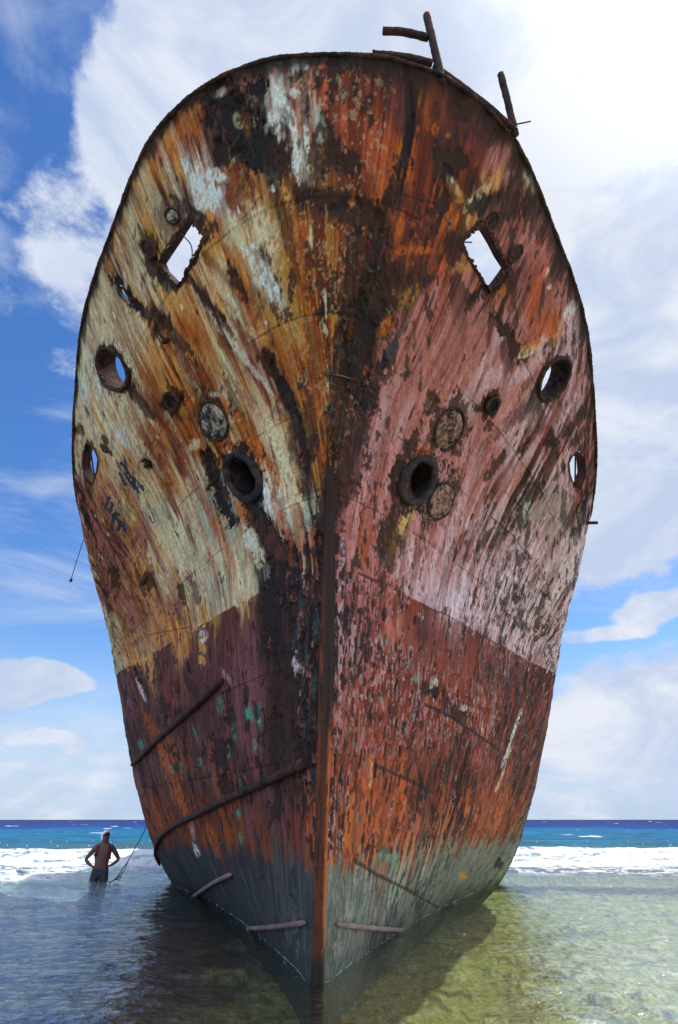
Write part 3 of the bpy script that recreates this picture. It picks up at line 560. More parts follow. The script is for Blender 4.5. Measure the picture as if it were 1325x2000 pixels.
(-0.4196,0.8156,0.0265,-0.0087,-0.0053,-0.0057,'K',1),
(-0.428,0.8313,0.0062,-0.0085,-0.0133,0.0026,'Y',0.8),
(-0.3943,0.7991,0.015,-0.0131,-0.0117,0.0009,'Y',0.6),
(-0.3098,0.762,0.0052,-0.0319,-0.0556,0.0119,'B',0.75),
(-0.3774,0.7541,0.0291,-0.0014,0.0093,-0.0084,'C',0.8),
(-0.2558,0.7498,-0.0,-0.0143,-0.0131,0.0036,'C',0.6),
(-0.2879,0.782,0.0187,-0.006,-0.0016,-0.0026,'W',0.6),
(-0.2406,0.7555,0.0133,-0.0354,-0.0125,0.0025,'B',0.6),
(-0.3318,0.7012,0.0284,-0.0458,-0.0251,0.0035,'K',1),
(-0.3115,0.6548,0.0308,-0.0386,-0.0278,0.0026,'K',1),
(-0.3419,0.7277,-0.0002,-0.0136,-0.0177,0.0044,'K',1),
(-0.293,0.669,0.0201,-0.0301,-0.0165,0.0021,'G',0.6),
(-0.293,0.6526,0.0136,-0.0196,-0.0122,0.0014,'G',0.7),
(-0.3098,0.7105,0.0147,-0.0194,-0.0131,0.0013,'Y',0.6),
(-0.244,0.6712,0.0219,-0.0439,-0.0581,0.0104,'K',0.9),
(-0.2204,0.6154,0.0392,-0.0423,-0.0264,0.0008,'K',0.9),
(-0.1933,0.5904,0.0335,-0.0341,-0.0287,-0.0002,'K',0.85),
(-0.2643,0.634,0.0196,-0.0225,-0.0126,0.0008,'O',0.7),
(-0.2187,0.6276,0.0209,-0.0279,-0.0108,0.0009,'D',0.8),
(-0.2406,0.5897,0.0131,-0.0213,-0.0208,0.0021,'W',0.5),
(-0.2204,0.5683,0.0044,-0.0162,-0.0183,0.0028,'C',0.7),
(-0.141,0.757,0.0269,-0.0276,-0.0144,-0.0007,'B',0.9),
(-0.1174,0.7305,0.0236,-0.029,-0.0138,-0.0004,'K',0.85),
(-0.1477,0.7763,0.0122,-0.0105,-0.0088,-0.0008,'K',0.8),
(-0.0903,0.6733,0.0208,-0.0483,-0.0123,0.0009,'K',0.8),
(-0.0836,0.6033,0.0114,-0.0361,-0.0106,0.001,'K',0.7),
(-0.2085,0.7963,0.0655,-0.0664,-0.0071,0.0002,'W',0.5),
(-0.195,0.7341,0.0554,-0.058,-0.0086,0.0,'P',0.7),
(-0.1309,0.6476,0.0411,-0.0562,-0.0106,0.0003,'C',0.85),
(-0.1579,0.6941,0.0389,-0.0457,-0.0141,0.0,'C',0.7),
(-0.1815,0.6297,0.0312,-0.0397,-0.0117,0.0006,'W',0.8),
(-0.0853,0.5861,0.0059,-0.0183,-0.0093,0.0009,'G',0.7),
(-0.1562,0.6061,0.0227,-0.0381,-0.0122,0.0009,'O',0.7),
(-0.3521,0.8363,0.06,-0.0528,-0.0163,0.0016,'R',0.8),
(-0.4871,0.8306,0.0918,-0.08,-0.0195,0.0028,'R',0.75),
(-0.325,0.7777,0.0699,-0.0746,-0.0123,0.001,'N',0.6),
(-0.3098,0.7448,0.041,-0.0408,-0.0159,0.0007,'O',0.7),
(-0.2052,0.6962,0.0579,-0.0647,-0.0138,0.0004,'O',0.8),
(-0.1984,0.8163,0.0387,-0.0467,-0.0093,0.0006,'N',0.7),
(-0.3892,0.6991,0.0707,-0.0964,-0.022,0.0028,'R',0.6),
(-0.3386,0.6219,0.045,-0.0701,-0.0207,0.0026,'O',0.5),
(-0.3791,0.8735,0.0508,-0.0411,-0.0142,0.0019,'B',0.7),
(-0.5327,0.8592,0.056,-0.046,-0.0146,0.0024,'B',0.8),
(-0.5209,0.7963,0.0584,-0.0746,-0.0177,0.0033,'R',0.65),
(-0.4956,0.7412,0.0615,-0.0949,-0.0186,0.0033,'R',0.5),
(-0.2879,0.8792,0.0446,-0.0357,-0.0089,0.0005,'B',0.8),
(-0.2322,0.8792,0.054,-0.0483,-0.0078,0.0003,'N',0.6),
(-0.2592,0.8535,0.0396,-0.0369,-0.0064,0.0004,'B',0.7),
(-0.2204,0.8499,0.0486,-0.0508,-0.0081,0.0005,'C',0.5),
(-0.6155,0.7355,0.0419,-0.0968,-0.0168,0.0043,'P',0.7),
(-0.7573,0.7484,0.0168,-0.0895,-0.0213,0.0085,'M',0.6),
(-0.7759,0.7956,0.0161,-0.076,-0.0188,0.0084,'M',0.6),
(-0.6324,0.6483,0.0372,-0.0897,-0.0165,0.0037,'R',0.6),
(-0.7337,0.6369,0.0273,-0.0826,-0.0242,0.0066,'N',0.7),
(-0.5344,0.5747,0.0256,-0.0556,-0.0178,0.0024,'M',0.5),
(-0.3825,0.6126,0.0353,-0.0712,-0.0095,0.0015,'O',0.7),
(-0.8384,0.6576,0.0167,-0.1233,-0.0176,0.0062,'N',0.5),
(-0.889,0.7541,-0.0112,-0.1194,-0.0175,0.0113,'B',0.5),
(-0.5513,0.7906,0.0049,-0.0076,-0.0147,0.0032,'K',1),
(-0.5462,0.7898,0.027,-0.0317,-0.0088,0.0016,'B',0.5),
(-0.6965,0.8842,0.0056,-0.008,-0.0142,0.0052,'B',0.9),
(-0.6965,0.8721,0.0153,-0.014,-0.0085,0.0026,'B',0.9),
(-0.6121,0.7012,0.0452,-0.0856,-0.0088,0.0021,'M',0.6),
(-0.8265,0.7355,-0.0004,-0.0282,-0.0243,0.0119,'B',0.8),
(-0.6577,0.6533,0.0036,-0.0175,-0.0299,0.0081,'B',0.8),
(-0.6982,0.664,0.0113,-0.0361,-0.0188,0.0054,'B',0.8),
(-0.5175,0.5876,0.0064,-0.0194,-0.0133,0.0022,'K',0.8),
(-0.4534,0.5668,0.0101,-0.0256,-0.0174,0.0027,'B',0.7),
(-0.477,0.6011,0.0133,-0.0145,-0.0161,0.0012,'m',0.9),
(-0.5513,0.5618,0.0066,-0.0187,-0.0114,0.0016,'K',0.6),
(-0.8856,0.945,0.0268,-0.0469,-0.0192,0.0174,'K',0.9),
(-0.889,0.9114,0.0161,-0.0442,-0.0277,0.0238,'K',0.9),
(-0.8299,0.9778,0.0073,-0.0138,-0.0265,0.0214,'B',0.8),
(-0.1798,0.5754,0.0406,-0.0405,-0.026,-0.0007,'K',0.8),
(-0.1613,0.534,0.0143,-0.0479,-0.0351,0.0041,'K',0.9),
(-0.19,0.4846,-0.0029,-0.0623,-0.0282,0.0047,'K',0.9),
(-0.1157,0.4846,0.0061,-0.0478,-0.0189,0.0028,'K',0.8),
(-0.1765,0.4139,-0.0032,-0.0597,-0.0229,0.0028,'K',0.7),
(-0.0954,0.4031,0.0001,0.0755,0.0164,-0.0019,'K',0.8),
(-0.119,0.406,0.0037,-0.0235,-0.0155,0.0015,'l',0.7),
(-0.1157,0.4382,0.0007,0.0144,0.0117,-0.0018,'D',0.9),
(-0.1562,0.3603,-0.0005,-0.0486,-0.0385,0.003,'B',0.8),
(-0.1967,0.3274,0.0042,-0.0361,-0.0214,0.001,'K',0.7),
(-0.087,0.5189,0.0022,-0.0392,-0.0071,0.0011,'K',0.9),
(-0.0954,0.3152,-0.001,0.0442,0.0159,-0.0008,'K',0.7),
(-0.1359,0.2788,0.0407,-0.0014,-0.0011,-0.0163,'B',0.6),
(-0.45,0.4882,0.0004,-0.0165,-0.0158,0.0025,'T',0.7),
(-0.4584,0.4653,0.0003,-0.0114,-0.0159,0.0022,'T',0.8),
(-0.4416,0.5032,0.0003,-0.0132,-0.0157,0.0027,'W',0.4),
(-0.5159,0.4625,0.0031,-0.0121,-0.0117,0.0012,'K',0.9),
(-0.5108,0.4325,0.0212,-0.0223,-0.0222,-0.0002,'B',0.9),
(-0.7962,0.4989,0.0063,-0.0152,-0.0111,0.0006,'K',1),
(-0.786,0.4675,0.0165,-0.0255,-0.0084,0.0001,'l',0.9),
(-0.3639,0.4267,0.0188,-0.0171,-0.0091,-0.0005,'L',0.4),
(-0.4145,0.3238,0.0053,-0.025,-0.035,0.0006,'K',0.8),
(-0.3588,0.3681,0.0042,-0.0184,-0.0201,0.0009,'K',0.7),
(-0.4838,0.3252,0.0015,-0.0116,-0.0167,0.0004,'K',0.7),
(-0.2659,0.2988,0.0134,-0.0092,-0.0119,-0.0015,'K',0.8),
(-0.4095,0.2795,0.0021,-0.0146,-0.0408,-0.0005,'K',0.7),
(-0.2896,0.3638,-0.0012,-0.0092,-0.0093,0.0009,'g',1),
(-0.2508,0.3474,-0.0007,-0.0076,-0.0072,0.0006,'g',1),
(-0.2744,0.3238,0.0004,-0.0082,-0.0075,0.0003,'g',1),
(-0.2811,0.3595,0.0001,-0.0066,-0.0111,0.0008,'g',0.8),
(-0.244,0.366,0.0001,-0.0078,-0.007,0.0006,'g',0.8),
(-0.396,0.3867,-0.0001,-0.016,-0.0168,0.0015,'g',0.5),
(-0.3538,0.3467,0.0033,-0.0137,-0.0121,0.0004,'g',0.5),
(-0.6628,0.3188,0.0075,-0.0098,-0.015,-0.0004,'g',0.8),
(-0.8316,0.3731,0.0032,-0.0109,-0.0173,0.0003,'g',0.7),
(-0.6053,0.3152,0.0019,-0.0079,-0.0109,0.0,'g',0.7),
(-0.3673,0.2423,0.0014,-0.0075,-0.0092,-0.0004,'g',1),
(-0.3723,0.2109,-0.0021,-0.0089,-0.0098,-0.0004,'g',0.7),
(-0.5192,0.3624,0.0072,-0.0157,-0.0096,0.0002,'g',0.6),
(-0.5125,0.3167,0.0012,-0.0074,-0.0074,0.0001,'g',0.8),
(-0.3825,0.3217,0.0008,-0.0095,-0.0064,0.0002,'g',0.6),
(-0.347,0.2802,0.001,-0.0089,-0.0064,-0.0,'g',0.6),
(-0.678,0.3195,0.0649,-0.0828,-0.0218,-0.0005,'O',0.7),
(-0.6611,0.2695,0.0316,-0.0307,-0.021,-0.0018,'O',0.6),
(-0.7506,0.3781,0.049,-0.0722,-0.0224,0.0008,'O',0.5),
(-0.6189,0.188,-0.0026,-0.0111,-0.0157,-0.0018,'W',0.8),
(-0.6087,0.2209,-0.0044,-0.0204,-0.0086,-0.0005,'L',0.6),
(-0.5142,0.2073,0.0101,-0.0274,-0.0248,-0.0027,'O',0.7),
(-0.3149,0.2359,-0.0019,-0.0303,-0.0486,-0.0012,'m',0.5),
(-0.813,0.2366,0.0196,-0.0537,-0.0198,-0.0019,'O',0.5),
(0.3149,0.188,0.0014,0.0116,0.0083,-0.0009,'g',1),
(0.2879,0.1916,-0.0004,-0.0046,-0.0157,0.0015,'g',1),
(0.2541,0.1966,0.0008,0.0066,0.0055,-0.0005,'g',0.8),
(0.6577,0.1415,-0.002,-0.0058,-0.0274,0.0064,'Y',1),
(0.8586,0.1444,0.0015,0.0091,0.0254,-0.0058,'K',0.9),
(0.2947,0.4132,0.0003,-0.0056,-0.01,-0.001,'g',0.6),
(0.3605,0.4146,0.001,0.0089,0.0109,0.0008,'G',0.9),
(0.3335,0.4039,0.0005,-0.01,-0.0158,-0.0014,'B',0.9),
(0.4888,0.396,0.0002,-0.0062,-0.0127,-0.001,'G',0.9),
(0.3706,0.4017,0.0003,-0.0073,-0.0184,-0.0016,'K',0.9),
(0.4348,0.3874,0.0502,-0.0084,-0.0148,-0.0098,'K',0.7),
(0.4787,0.381,0.0425,-0.0069,-0.0134,-0.0086,'B',0.8),
(0.7354,0.3767,0.0335,0.0529,0.0093,0.0001,'W',0.8),
(0.7202,0.3231,0.0287,0.0425,0.0091,-0.0002,'C',0.7),
(0.7607,0.4889,0.011,0.0208,0.0089,0.0005,'K',0.9),
(0.5209,0.3095,0.0158,0.0511,0.0066,-0.0002,'K',0.9),
(0.5125,0.2437,0.0127,0.0345,0.0068,-0.0006,'K',0.9),
(0.195,0.2859,0.0007,0.0205,0.0066,0.0,'T',0.6),
(0.4416,0.4946,0.121,0.0238,0.0118,-0.0388,'M',0.4),
(0.6459,0.4982,0.1215,-0.0146,-0.0397,-0.029,'m',0.3),
(0.1055,0.5161,0.0245,0.0049,0.005,-0.0384,'M',0.0),
(0.1933,0.4925,0.0002,0.0417,0.0087,0.0012,'P',0.6),
(0.1038,0.436,-0.0023,0.0388,0.0083,0.0011,'L',0.5),
(0.0583,0.4961,-0.001,0.0582,0.0117,0.0007,'L',0.6),
(0.0684,0.4003,-0.0085,0.0737,0.0093,0.0006,'L',0.5),
(0.7556,0.6112,-0.0124,-0.0189,-0.0859,-0.0145,'B',0.0),
(0.656,0.619,0.0045,0.0106,0.0096,0.0018,'K',0.7),
(0.7877,0.6104,0.0091,0.0266,0.0128,0.0025,'B',0.8),
(0.7928,0.6612,0.0035,0.0243,0.01,0.0033,'K',0.7),
(0.602,0.5933,0.0072,0.0159,0.011,0.0016,'B',0.7),
(0.3943,0.6305,0.0207,0.0245,0.0135,0.001,'R',0.7),
(0.3706,0.5876,0.0282,0.0402,0.0138,0.0011,'R',0.5),
(0.2778,0.599,0.0346,0.0441,0.0114,0.0005,'R',0.5),
(0.4871,0.6655,0.0208,0.0261,0.0111,0.0013,'B',0.8),
(0.5783,0.7127,0.0168,0.0242,0.0097,0.0017,'B',0.7),
]
LINES=[
([(0.2828,0.5168),(0.3926,0.5211),(0.5446,0.5197),(0.7252,0.5132),(0.8823,0.4896)],0.012,'B',0.6),
([(0.3402,0.3831),(0.4382,0.3767),(0.5783,0.3603),(0.6746,0.3488)],0.02,'K',0.8),
([(0.2035,0.2952),(0.3014,0.2852),(0.423,0.2702)],0.02,'K',0.7),
([(0.1562,0.1944),(0.2558,0.1737),(0.4027,0.1451),(0.6172,0.0915)],0.02,'K',0.7),
([(0.4922,0.6969),(0.5851,0.7034),(0.6813,0.7034)],0.012,'K',0.7),
([(0.5209,0.7434),(0.6509,0.7584)],0.01,'K',0.5),
([(0.4821,0.8806),(0.5817,0.8806),(0.7117,0.9028)],0.012,'K',0.6),
([(0.1258,0.9078),(0.1866,0.9135),(0.222,0.9078)],0.01,'K',0.7),
([(0.1055,0.5225),(0.1511,0.5218)],0.02,'B',0.8),
([(-0.2626,0.8721),(-0.244,0.8306),(-0.2288,0.807)],0.02,'B',0.8),
([(-0.2947,0.8899),(-0.2626,0.8456)],0.015,'K',0.6),
([(-0.0853,0.5561),(-0.0802,0.5175),(-0.0785,0.4653),(-0.0802,0.4074)],0.03,'K',1),
([(-0.8114,0.4425),(-0.9127,0.4889)],0.02,'K',0.7),
([(0.3943,0.9242),(0.347,0.8892),(0.3166,0.8628)],0.015,'K',0.5),
([(-0.7033,0.5611),(-0.5007,0.5282)],0.015,'R',0.6),
([(-0.6492,0.8335),(-0.6205,0.797)],0.035,'n',1),
([(-0.6459,0.8184),(-0.6273,0.7891)],0.03,'n',1),
([(-0.629,0.8077),(-0.6155,0.7806)],0.03,'n',1),
([(-0.6357,0.8306),(-0.6357,0.8142)],0.025,'n',0.9),
([(-0.6644,0.827),(-0.6543,0.8084)],0.03,'n',1),
([(-0.6172,0.7991),(-0.5935,0.7748)],0.03,'n',1),
([(-0.6273,0.7891),(-0.5902,0.7784)],0.02,'n',0.8),
([(-0.6189,0.782),(-0.6189,0.7713)],0.025,'n',0.8),
([(-0.6661,0.8449),(-0.6594,0.8299)],0.025,'n',0.8),
([(-0.7438,0.8335),(-0.7691,0.8356)],0.04,'n',1),
([(-0.7337,0.8184),(-0.759,0.8199)],0.04,'n',1),
([(-0.7793,0.8442),(-0.7489,0.8063)],0.03,'n',1),
([(-0.7455,0.8084),(-0.7219,0.7963)],0.035,'n',1),
([(-0.7404,0.8034),(-0.759,0.802)],0.035,'n',1),
([(-0.7371,0.7984),(-0.7185,0.7691)],0.035,'n',1),
([(-0.7235,0.7848),(-0.7438,0.782)],0.03,'n',1),
([(-0.7151,0.7784),(-0.7134,0.7627)],0.03,'n',1),
([(-0.5885,0.7513),(-0.58,0.7291),(-0.5783,0.7219),(-0.5885,0.7227),(-0.5952,0.7362)],0.015,'n',0.8),
([(-0.6121,0.7555),(-0.602,0.7298)],0.014,'n',0.7),
([(-0.6256,0.7555),(-0.6104,0.7255)],0.02,'n',0.5),
([(-0.6037,0.7534),(-0.5918,0.7255)],0.014,'n',0.6),
([(-0.7354,0.7555),(-0.7252,0.7327)],0.02,'n',0.6),
([(-0.6948,0.7405),(-0.6898,0.7162)],0.03,'n',0.5),
([(-0.5716,0.7391),(-0.5682,0.7241)],0.012,'n',0.6),
([(0.6239,0.7984),(0.6121,0.7684)],0.03,'n',0.6),
([(0.6408,0.8027),(0.6374,0.772)],0.02,'K',0.6),
([(0.6037,0.7791),(0.602,0.757)],0.03,'n',0.6),
]
HOLES={'square_left': [(-0.2795, 0.9271), (-0.2727, 0.9257), (-0.2575, 0.9157), (-0.2457, 0.9064), (-0.2508, 0.9042), (-0.2643, 0.9006), (-0.2811, 0.8985), (-0.2963, 0.8971), (-0.3082, 0.8935), (-0.3318, 0.8928), (-0.3453, 0.9028), (-0.3656, 0.9157), (-0.3706, 0.9235), (-0.3453, 0.9235), (-0.3166, 0.9242), (-0.298, 0.9257)], 'square_right': [(0.2913, 0.9278), (0.3048, 0.9278), (0.3301, 0.9257), (0.3521, 0.9235), (0.3808, 0.9235), (0.3706, 0.9149), (0.3554, 0.9028), (0.3419, 0.8935), (0.3183, 0.8935), (0.2963, 0.8964), (0.2761, 0.8978), (0.2609, 0.9006), (0.2541, 0.9042), (0.2643, 0.9114), (0.2778, 0.9207)], 'round_left': [(-0.5851, 0.8899), (-0.5716, 0.8871), (-0.5614, 0.8878), (-0.5547, 0.8899), (-0.553, 0.8956), (-0.5581, 0.9035), (-0.5648, 0.9114), (-0.5783, 0.9207), (-0.5918, 0.9292), (-0.6087, 0.9371), (-0.6256, 0.9435), (-0.6408, 0.9471), (-0.6509, 0.9478), (-0.6577, 0.9457), (-0.6594, 0.9407), (-0.656, 0.9328), (-0.6459, 0.9228), (-0.6324, 0.9128), (-0.6172, 0.9035), (-0.6003, 0.8956)], 'round_right': [(0.6374, 0.94), (0.6222, 0.9342), (0.6053, 0.9264), (0.5918, 0.9178), (0.5783, 0.9085), (0.5682, 0.8985), (0.5631, 0.8906), (0.5631, 0.8842), (0.5665, 0.8799), (0.575, 0.8792), (0.5868, 0.8806), (0.6003, 0.8856), (0.6172, 0.8935), (0.6307, 0.9028), (0.6459, 0.9135), (0.656, 0.9242), (0.6611, 0.9328), (0.6628, 0.9392), (0.6577, 0.9428), (0.6492, 0.9428)], 'slot_left': [(-0.7978, 0.9364), (-0.7759, 0.9199), (-0.7624, 0.9056), (-0.7539, 0.8914), (-0.7759, 0.8885), (-0.8046, 0.8928), (-0.8249, 0.9121), (-0.8367, 0.9264), (-0.8384, 0.9407), (-0.8181, 0.9392)], 'slot_right': [(0.7877, 0.9192), (0.8198, 0.9342), (0.8417, 0.9307), (0.8333, 0.9107), (0.8181, 0.8928), (0.7962, 0.8842), (0.7691, 0.8813), (0.7523, 0.8849), (0.7607, 0.8971)], 'slit_left': [(-0.5243, 0.9593), (-0.5142, 0.9543), (-0.5007, 0.9428), (-0.4905, 0.9321), (-0.499, 0.9342), (-0.5125, 0.9442), (-0.5226, 0.9535)], 'hawse_left': [(-0.2339, 0.6519), (-0.2271, 0.6526), (-0.222, 0.6548), (-0.2204, 0.659), (-0.2204, 0.664), (-0.2237, 0.6705), (-0.2288, 0.6769), (-0.2372, 0.6841), (-0.2457, 0.6898), (-0.2541, 0.6941), (-0.2626, 0.6962), (-0.2693, 0.6962), (-0.2761, 0.6941), (-0.2778, 0.6898), (-0.2778, 0.6841), (-0.2744, 0.6776), (-0.2693, 0.6705), (-0.2626, 0.664), (-0.2524, 0.6583), (-0.2423, 0.654)], 'hawse_right': [(0.2609, 0.6948), (0.2524, 0.6919), (0.244, 0.6876), (0.2372, 0.6819), (0.2305, 0.6748), (0.2254, 0.6676), (0.2237, 0.6612), (0.2254, 0.6562), (0.2271, 0.6519), (0.2339, 0.6497), (0.2423, 0.6505), (0.2508, 0.6526), (0.2592, 0.6569), (0.2676, 0.6626), (0.2744, 0.6698), (0.2795, 0.6776), (0.2811, 0.6841), (0.2795, 0.6898), (0.2761, 0.6941), (0.2693, 0.6955)]}
SPOTS={'hawse_l': (-0.2457, 0.6719, 0.387, 0.0255, -0.0393, -0.0459, 0.0063), 'hawse_r': (0.2389, 0.6655, 0.386, 0.0222, 0.038, 0.044, 0.0057), 'disc_l': (-0.3048, 0.7591, 0.306, 0.0094, -0.0251, -0.0403, 0.0073), 'disc_r1': (0.3014, 0.7491, 0.337, 0.0131, 0.0288, 0.0378, 0.0061), 'disc_r2': (0.3115, 0.6626, 0.298, 0.0158, 0.0295, 0.0365, 0.005), 'port_l1': (-0.3098, 0.9392, 0.113, 0.0039, -0.007, -0.0182, 0.0035), 'port_l2': (-0.3926, 0.9407, 0.146, 0.0087, -0.0103, -0.0192, 0.0044), 'port_r1': (0.3115, 0.9364, 0.12, 0.006, 0.0078, 0.0139, 0.0023), 'port_r2': (0.3943, 0.9378, 0.139, 0.0107, 0.0103, 0.0166, 0.0034), 'lug_l': (-0.4027, 0.8813, 0.1, 0.0064, 0.0041, 0.0225, -0.008), 'studs_l': (-0.5513, 0.7906, 0.073, 0.0056, 0.0037, 0.0161, -0.0068), 'stud2': (-0.6948, 0.8863, 0.05, 0.0043, 0.0014, 0.0139, -0.0069), 'bracket_l': (-0.6965, 0.8721, 0.067, 0.0059, 0.002, 0.0182, -0.0093), 'stubR': (0.9211, 0.9278, 0.056, -0.0042, 0.0013, 0.0389, 0.0397), 'box_l': (-0.6746, 0.6612, 0.09, 0.007, 0.0068, 0.0247, -0.0103), 'hatch_l': (-0.4179, 0.8156, 0.164, 0.0079, -0.0132, -0.0265, 0.0051), 'hatch_r': (0.4162, 0.8106, 0.15, 0.0101, 0.0126, 0.0205, 0.0032)}
BARS=[[(-0.9008, 0.3445), (-0.759, 0.366), (-0.5885, 0.386), (-0.4568, 0.4053), (-0.3689, 0.421)], [(-0.0836, 0.2909), (-0.1646, 0.2852), (-0.2811, 0.2738), (-0.4179, 0.2609), (-0.58, 0.2423), (-0.7371, 0.2216), (-0.8434, 0.1973), (-0.916, 0.1673), (-0.9447, 0.1394)], [(-0.8333, 0.0801), (-0.678, 0.1187), (-0.5479, 0.1472), (-0.45, 0.1637)], [(-0.4584, 0.0893), (-0.3183, 0.1108), (-0.2035, 0.1272), (-0.0684, 0.1408)], [(0.0886, 0.1387), (0.2052, 0.1258), (0.3082, 0.1108), (0.423, 0.0929)]]

PAL = {k: lin(v) for k, v in dict(C=(208,190,150),W=(212,212,198),Y=(174,124,52),G=(148,158,138),O=(172,86,30),R=(122,48,26),r=(156,72,42),B=(66,38,25),K=(38,30,29),M=(98,48,46),m=(116,66,66),P=(160,98,88),L=(178,142,142),l=(198,172,176),N=(112,64,38),S=(104,108,94),D=(58,66,68),d=(60,60,58),T=(200,144,80),b=(160,120,120),n=(58,66,84),g=(52,134,104)).items()}

# coarse grid: metric and downhill direction
Tc = np.linspace(-1.2, 1.2, 601); Vc = np.linspace(0, 1, 401)
Gc = loft(Tc, Vc)
Gt = np.gradient(Gc, Tc, axis=1); Gv = np.gradient(Gc, Vc, axis=0)
gtt = (Gt * Gt).sum(-1); gvv = (Gv * Gv).sum(-1); gtv = (Gt * Gv).sum(-1); det = gtt * gvv - gtv ** 2 + 1e-9
wt_ = -(gvv * Gt[..., 2] - gtv * Gv[..., 2]) / det; wv_ = -(gtt * Gv[..., 2] - gtv * Gt[..., 2]) / det
wl = np.linalg.norm(Gt * wt_[..., None] + Gv * wv_[..., None], axis=-1) + 1e-9
wt_ /= wl; wv_ /= wl                              # unit (metres) downhill in (t, v)
pt_ = np.sqrt(gvv / det); pv_ = np.zeros_like(pt_)   # across: approx unit step in t
pt_ = 1 / np.sqrt(gtt)
# flow coordinate carried down from the sheer
F_ = np.zeros_like(gtt)
top = Gc[-1]; arc = np.concatenate([[0], np.cumsum(np.linalg.norm(np.diff(top, axis=0), axis=1))]); arc -= arc[len(arc) // 2]
F_[-1] = arc
for i in range(len(Vc) - 2, -1, -1):
    r_ = np.clip(wt_[i] / np.where(np.abs(wv_[i]) < 1e-4, -1e-4, wv_[i]), -1.6, 1.6) * (Vc[1] - Vc[0])
    F_[i] = np.interp(Tc + r_, Tc, F_[i + 1])

def bil(A, t, v):
    x = np.clip((t - Tc[0]) / (Tc[1] - Tc[0]), 0, len(Tc) - 1.001); y = np.clip((v - Vc[0]) / (Vc[1] - Vc[0]), 0, len(Vc) - 1.001)
    i = x.astype(int); j = y.astype(int); fx = (x - i); fy = (y - j)
    if A.ndim == 3: fx = fx[..., None]; fy = fy[..., None]
    return (A[j, i] * (1 - fx) + A[j, i + 1] * fx) * (1 - fy) + (A[j + 1, i] * (1 - fx) + A[j + 1, i + 1] * fx) * fy

def hp(t, v):
    """one hull point with its outward normal, along (downhill) and across directions"""
    g = loft(np.array([t - 1e-3, t, t + 1e-3]), np.array([v - 1e-3, v, min(v + 1e-3, 1)]))
    o = Vector(g[1, 1]); a = Vector(g[1, 2] - g[1, 0]).normalized(); b = Vector(g[2, 1] - g[0, 1]).normalized()
    n = a.cross(b).normalized()
    if n.y > 0: n = -n
    return o, a, (n.cross(a)).normalized(), n

# control colours -> two soft maps (above and below the painted waterline)
ct = [q.split(',') for q in CTRL.split()]
cpos = np.array([loft(np.array([float(a)]), np.array([float(b)]))[0, 0] for a, b, _ in ct])
cv = np.array([float(b) for _, b, _ in ct])
cA = np.array([PAL[c[0]] for *_, c in ct]); cB = np.array([PAL[c[1]] for *_, c in ct]); cf = np.array([int(c[2]) / 10 for *_, c in ct])
CM = np.concatenate([cA, cB, cf[:, None]], 1)
VL = 0.52
def colour_map(sel):
    step = 2
    g = Gc[::step, ::step].reshape(-1, 3); out = np.zeros((len(g), 7)); cp = cpos[sel]; cm = CM[sel]
    for s in range(0, len(g), 20000):
        d2 = ((g[s:s + 20000, None, :] - cp[None]) ** 2).sum(-1)
        wgt = 1 / (d2 + 0.012) ** 2.2
        out[s:s + 20000] = (wgt @ cm) / wgt.sum(1, keepdims=True)
    o = out.reshape(len(Vc[::step]), len(Tc[::step]), 7)
    o = np.repeat(np.repeat(o, step, 0), step, 1)[:len(Vc), :len(Tc)]
    # smooth the doubled cells
    o[1:-1] = (o[:-2] + 2 * o[1:-1] + o[2:]) / 4; o[:, 1:-1] = (o[:, :-2] + 2 * o[:, 1:-1] + o[:, 2:]) / 4
    return o
MAP_UP = colour_map(cv >= VL - 0.004); MAP_DN = colour_map(cv < VL + 0.004)

# fine grid
td = np.linspace(-1.1, 1.1, NT_COLS := 1360)
te = 1.1 + 0.9 * (np.linspace(0, 1, 40)[1:] ** 1.3)
TT = np.concatenate([-te[::-1], td, te]); NV = 1020
VV = np.linspace(0, 1, NV)
G = loft(TT, VV)
t2, v2 = np.meshgrid(TT, VV)
tcl = np.clip(t2, -1.19, 1.19)
FF = bil(F_, tcl, v2) + (t2 - tcl) * 6
SS = v2 * 12.0
Wt = bil(wt_, tcl, v2); Wv = bil(wv_, tcl, v2)
nrm = np.cross(np.gradient(G, axis=1), np.gradient(G, axis=0)); nrm /= np.linalg.norm(nrm, axis=-1, keepdims=True) + 1e-12
if nrm[NV // 2, len(TT) // 2, 1] > 0: nrm = -nrm
# lateral metric coordinate for isotropic patches
X3, Y3, Z3 = G[..., 0], G[..., 1], G[..., 2]
sg_ = np.linalg.norm(np.diff(G, axis=1), axis=-1); LA = np.concatenate([np.zeros((NV, 1)), np.cumsum(sg_, 1)], 1); LA -= LA[:, LA.shape[1] // 2][:, None]

nb1 = fbm2(LA * 2.2, SS * 1.5, 5, 1)          # blotches
nb2 = fbm2(LA * 8, SS * 6, 5, 11)
nb3 = fbm2(LA * 26, SS * 20, 4, 21)
st1 = fbm2(FF * 3.5, SS * .35, 4, 31)         # streaks, broad to fine
st2 = fbm2(FF * 11, SS * .42, 4, 41)
st3 = fbm2(FF * 32, SS * 1.1, 3, 51)
st4 = fbm2(LA * 40, SS * 5.0, 3, 55)
def uni(n, k=1.75): return np.clip(0.5 + (n - 0.5) * k, 0, 1)

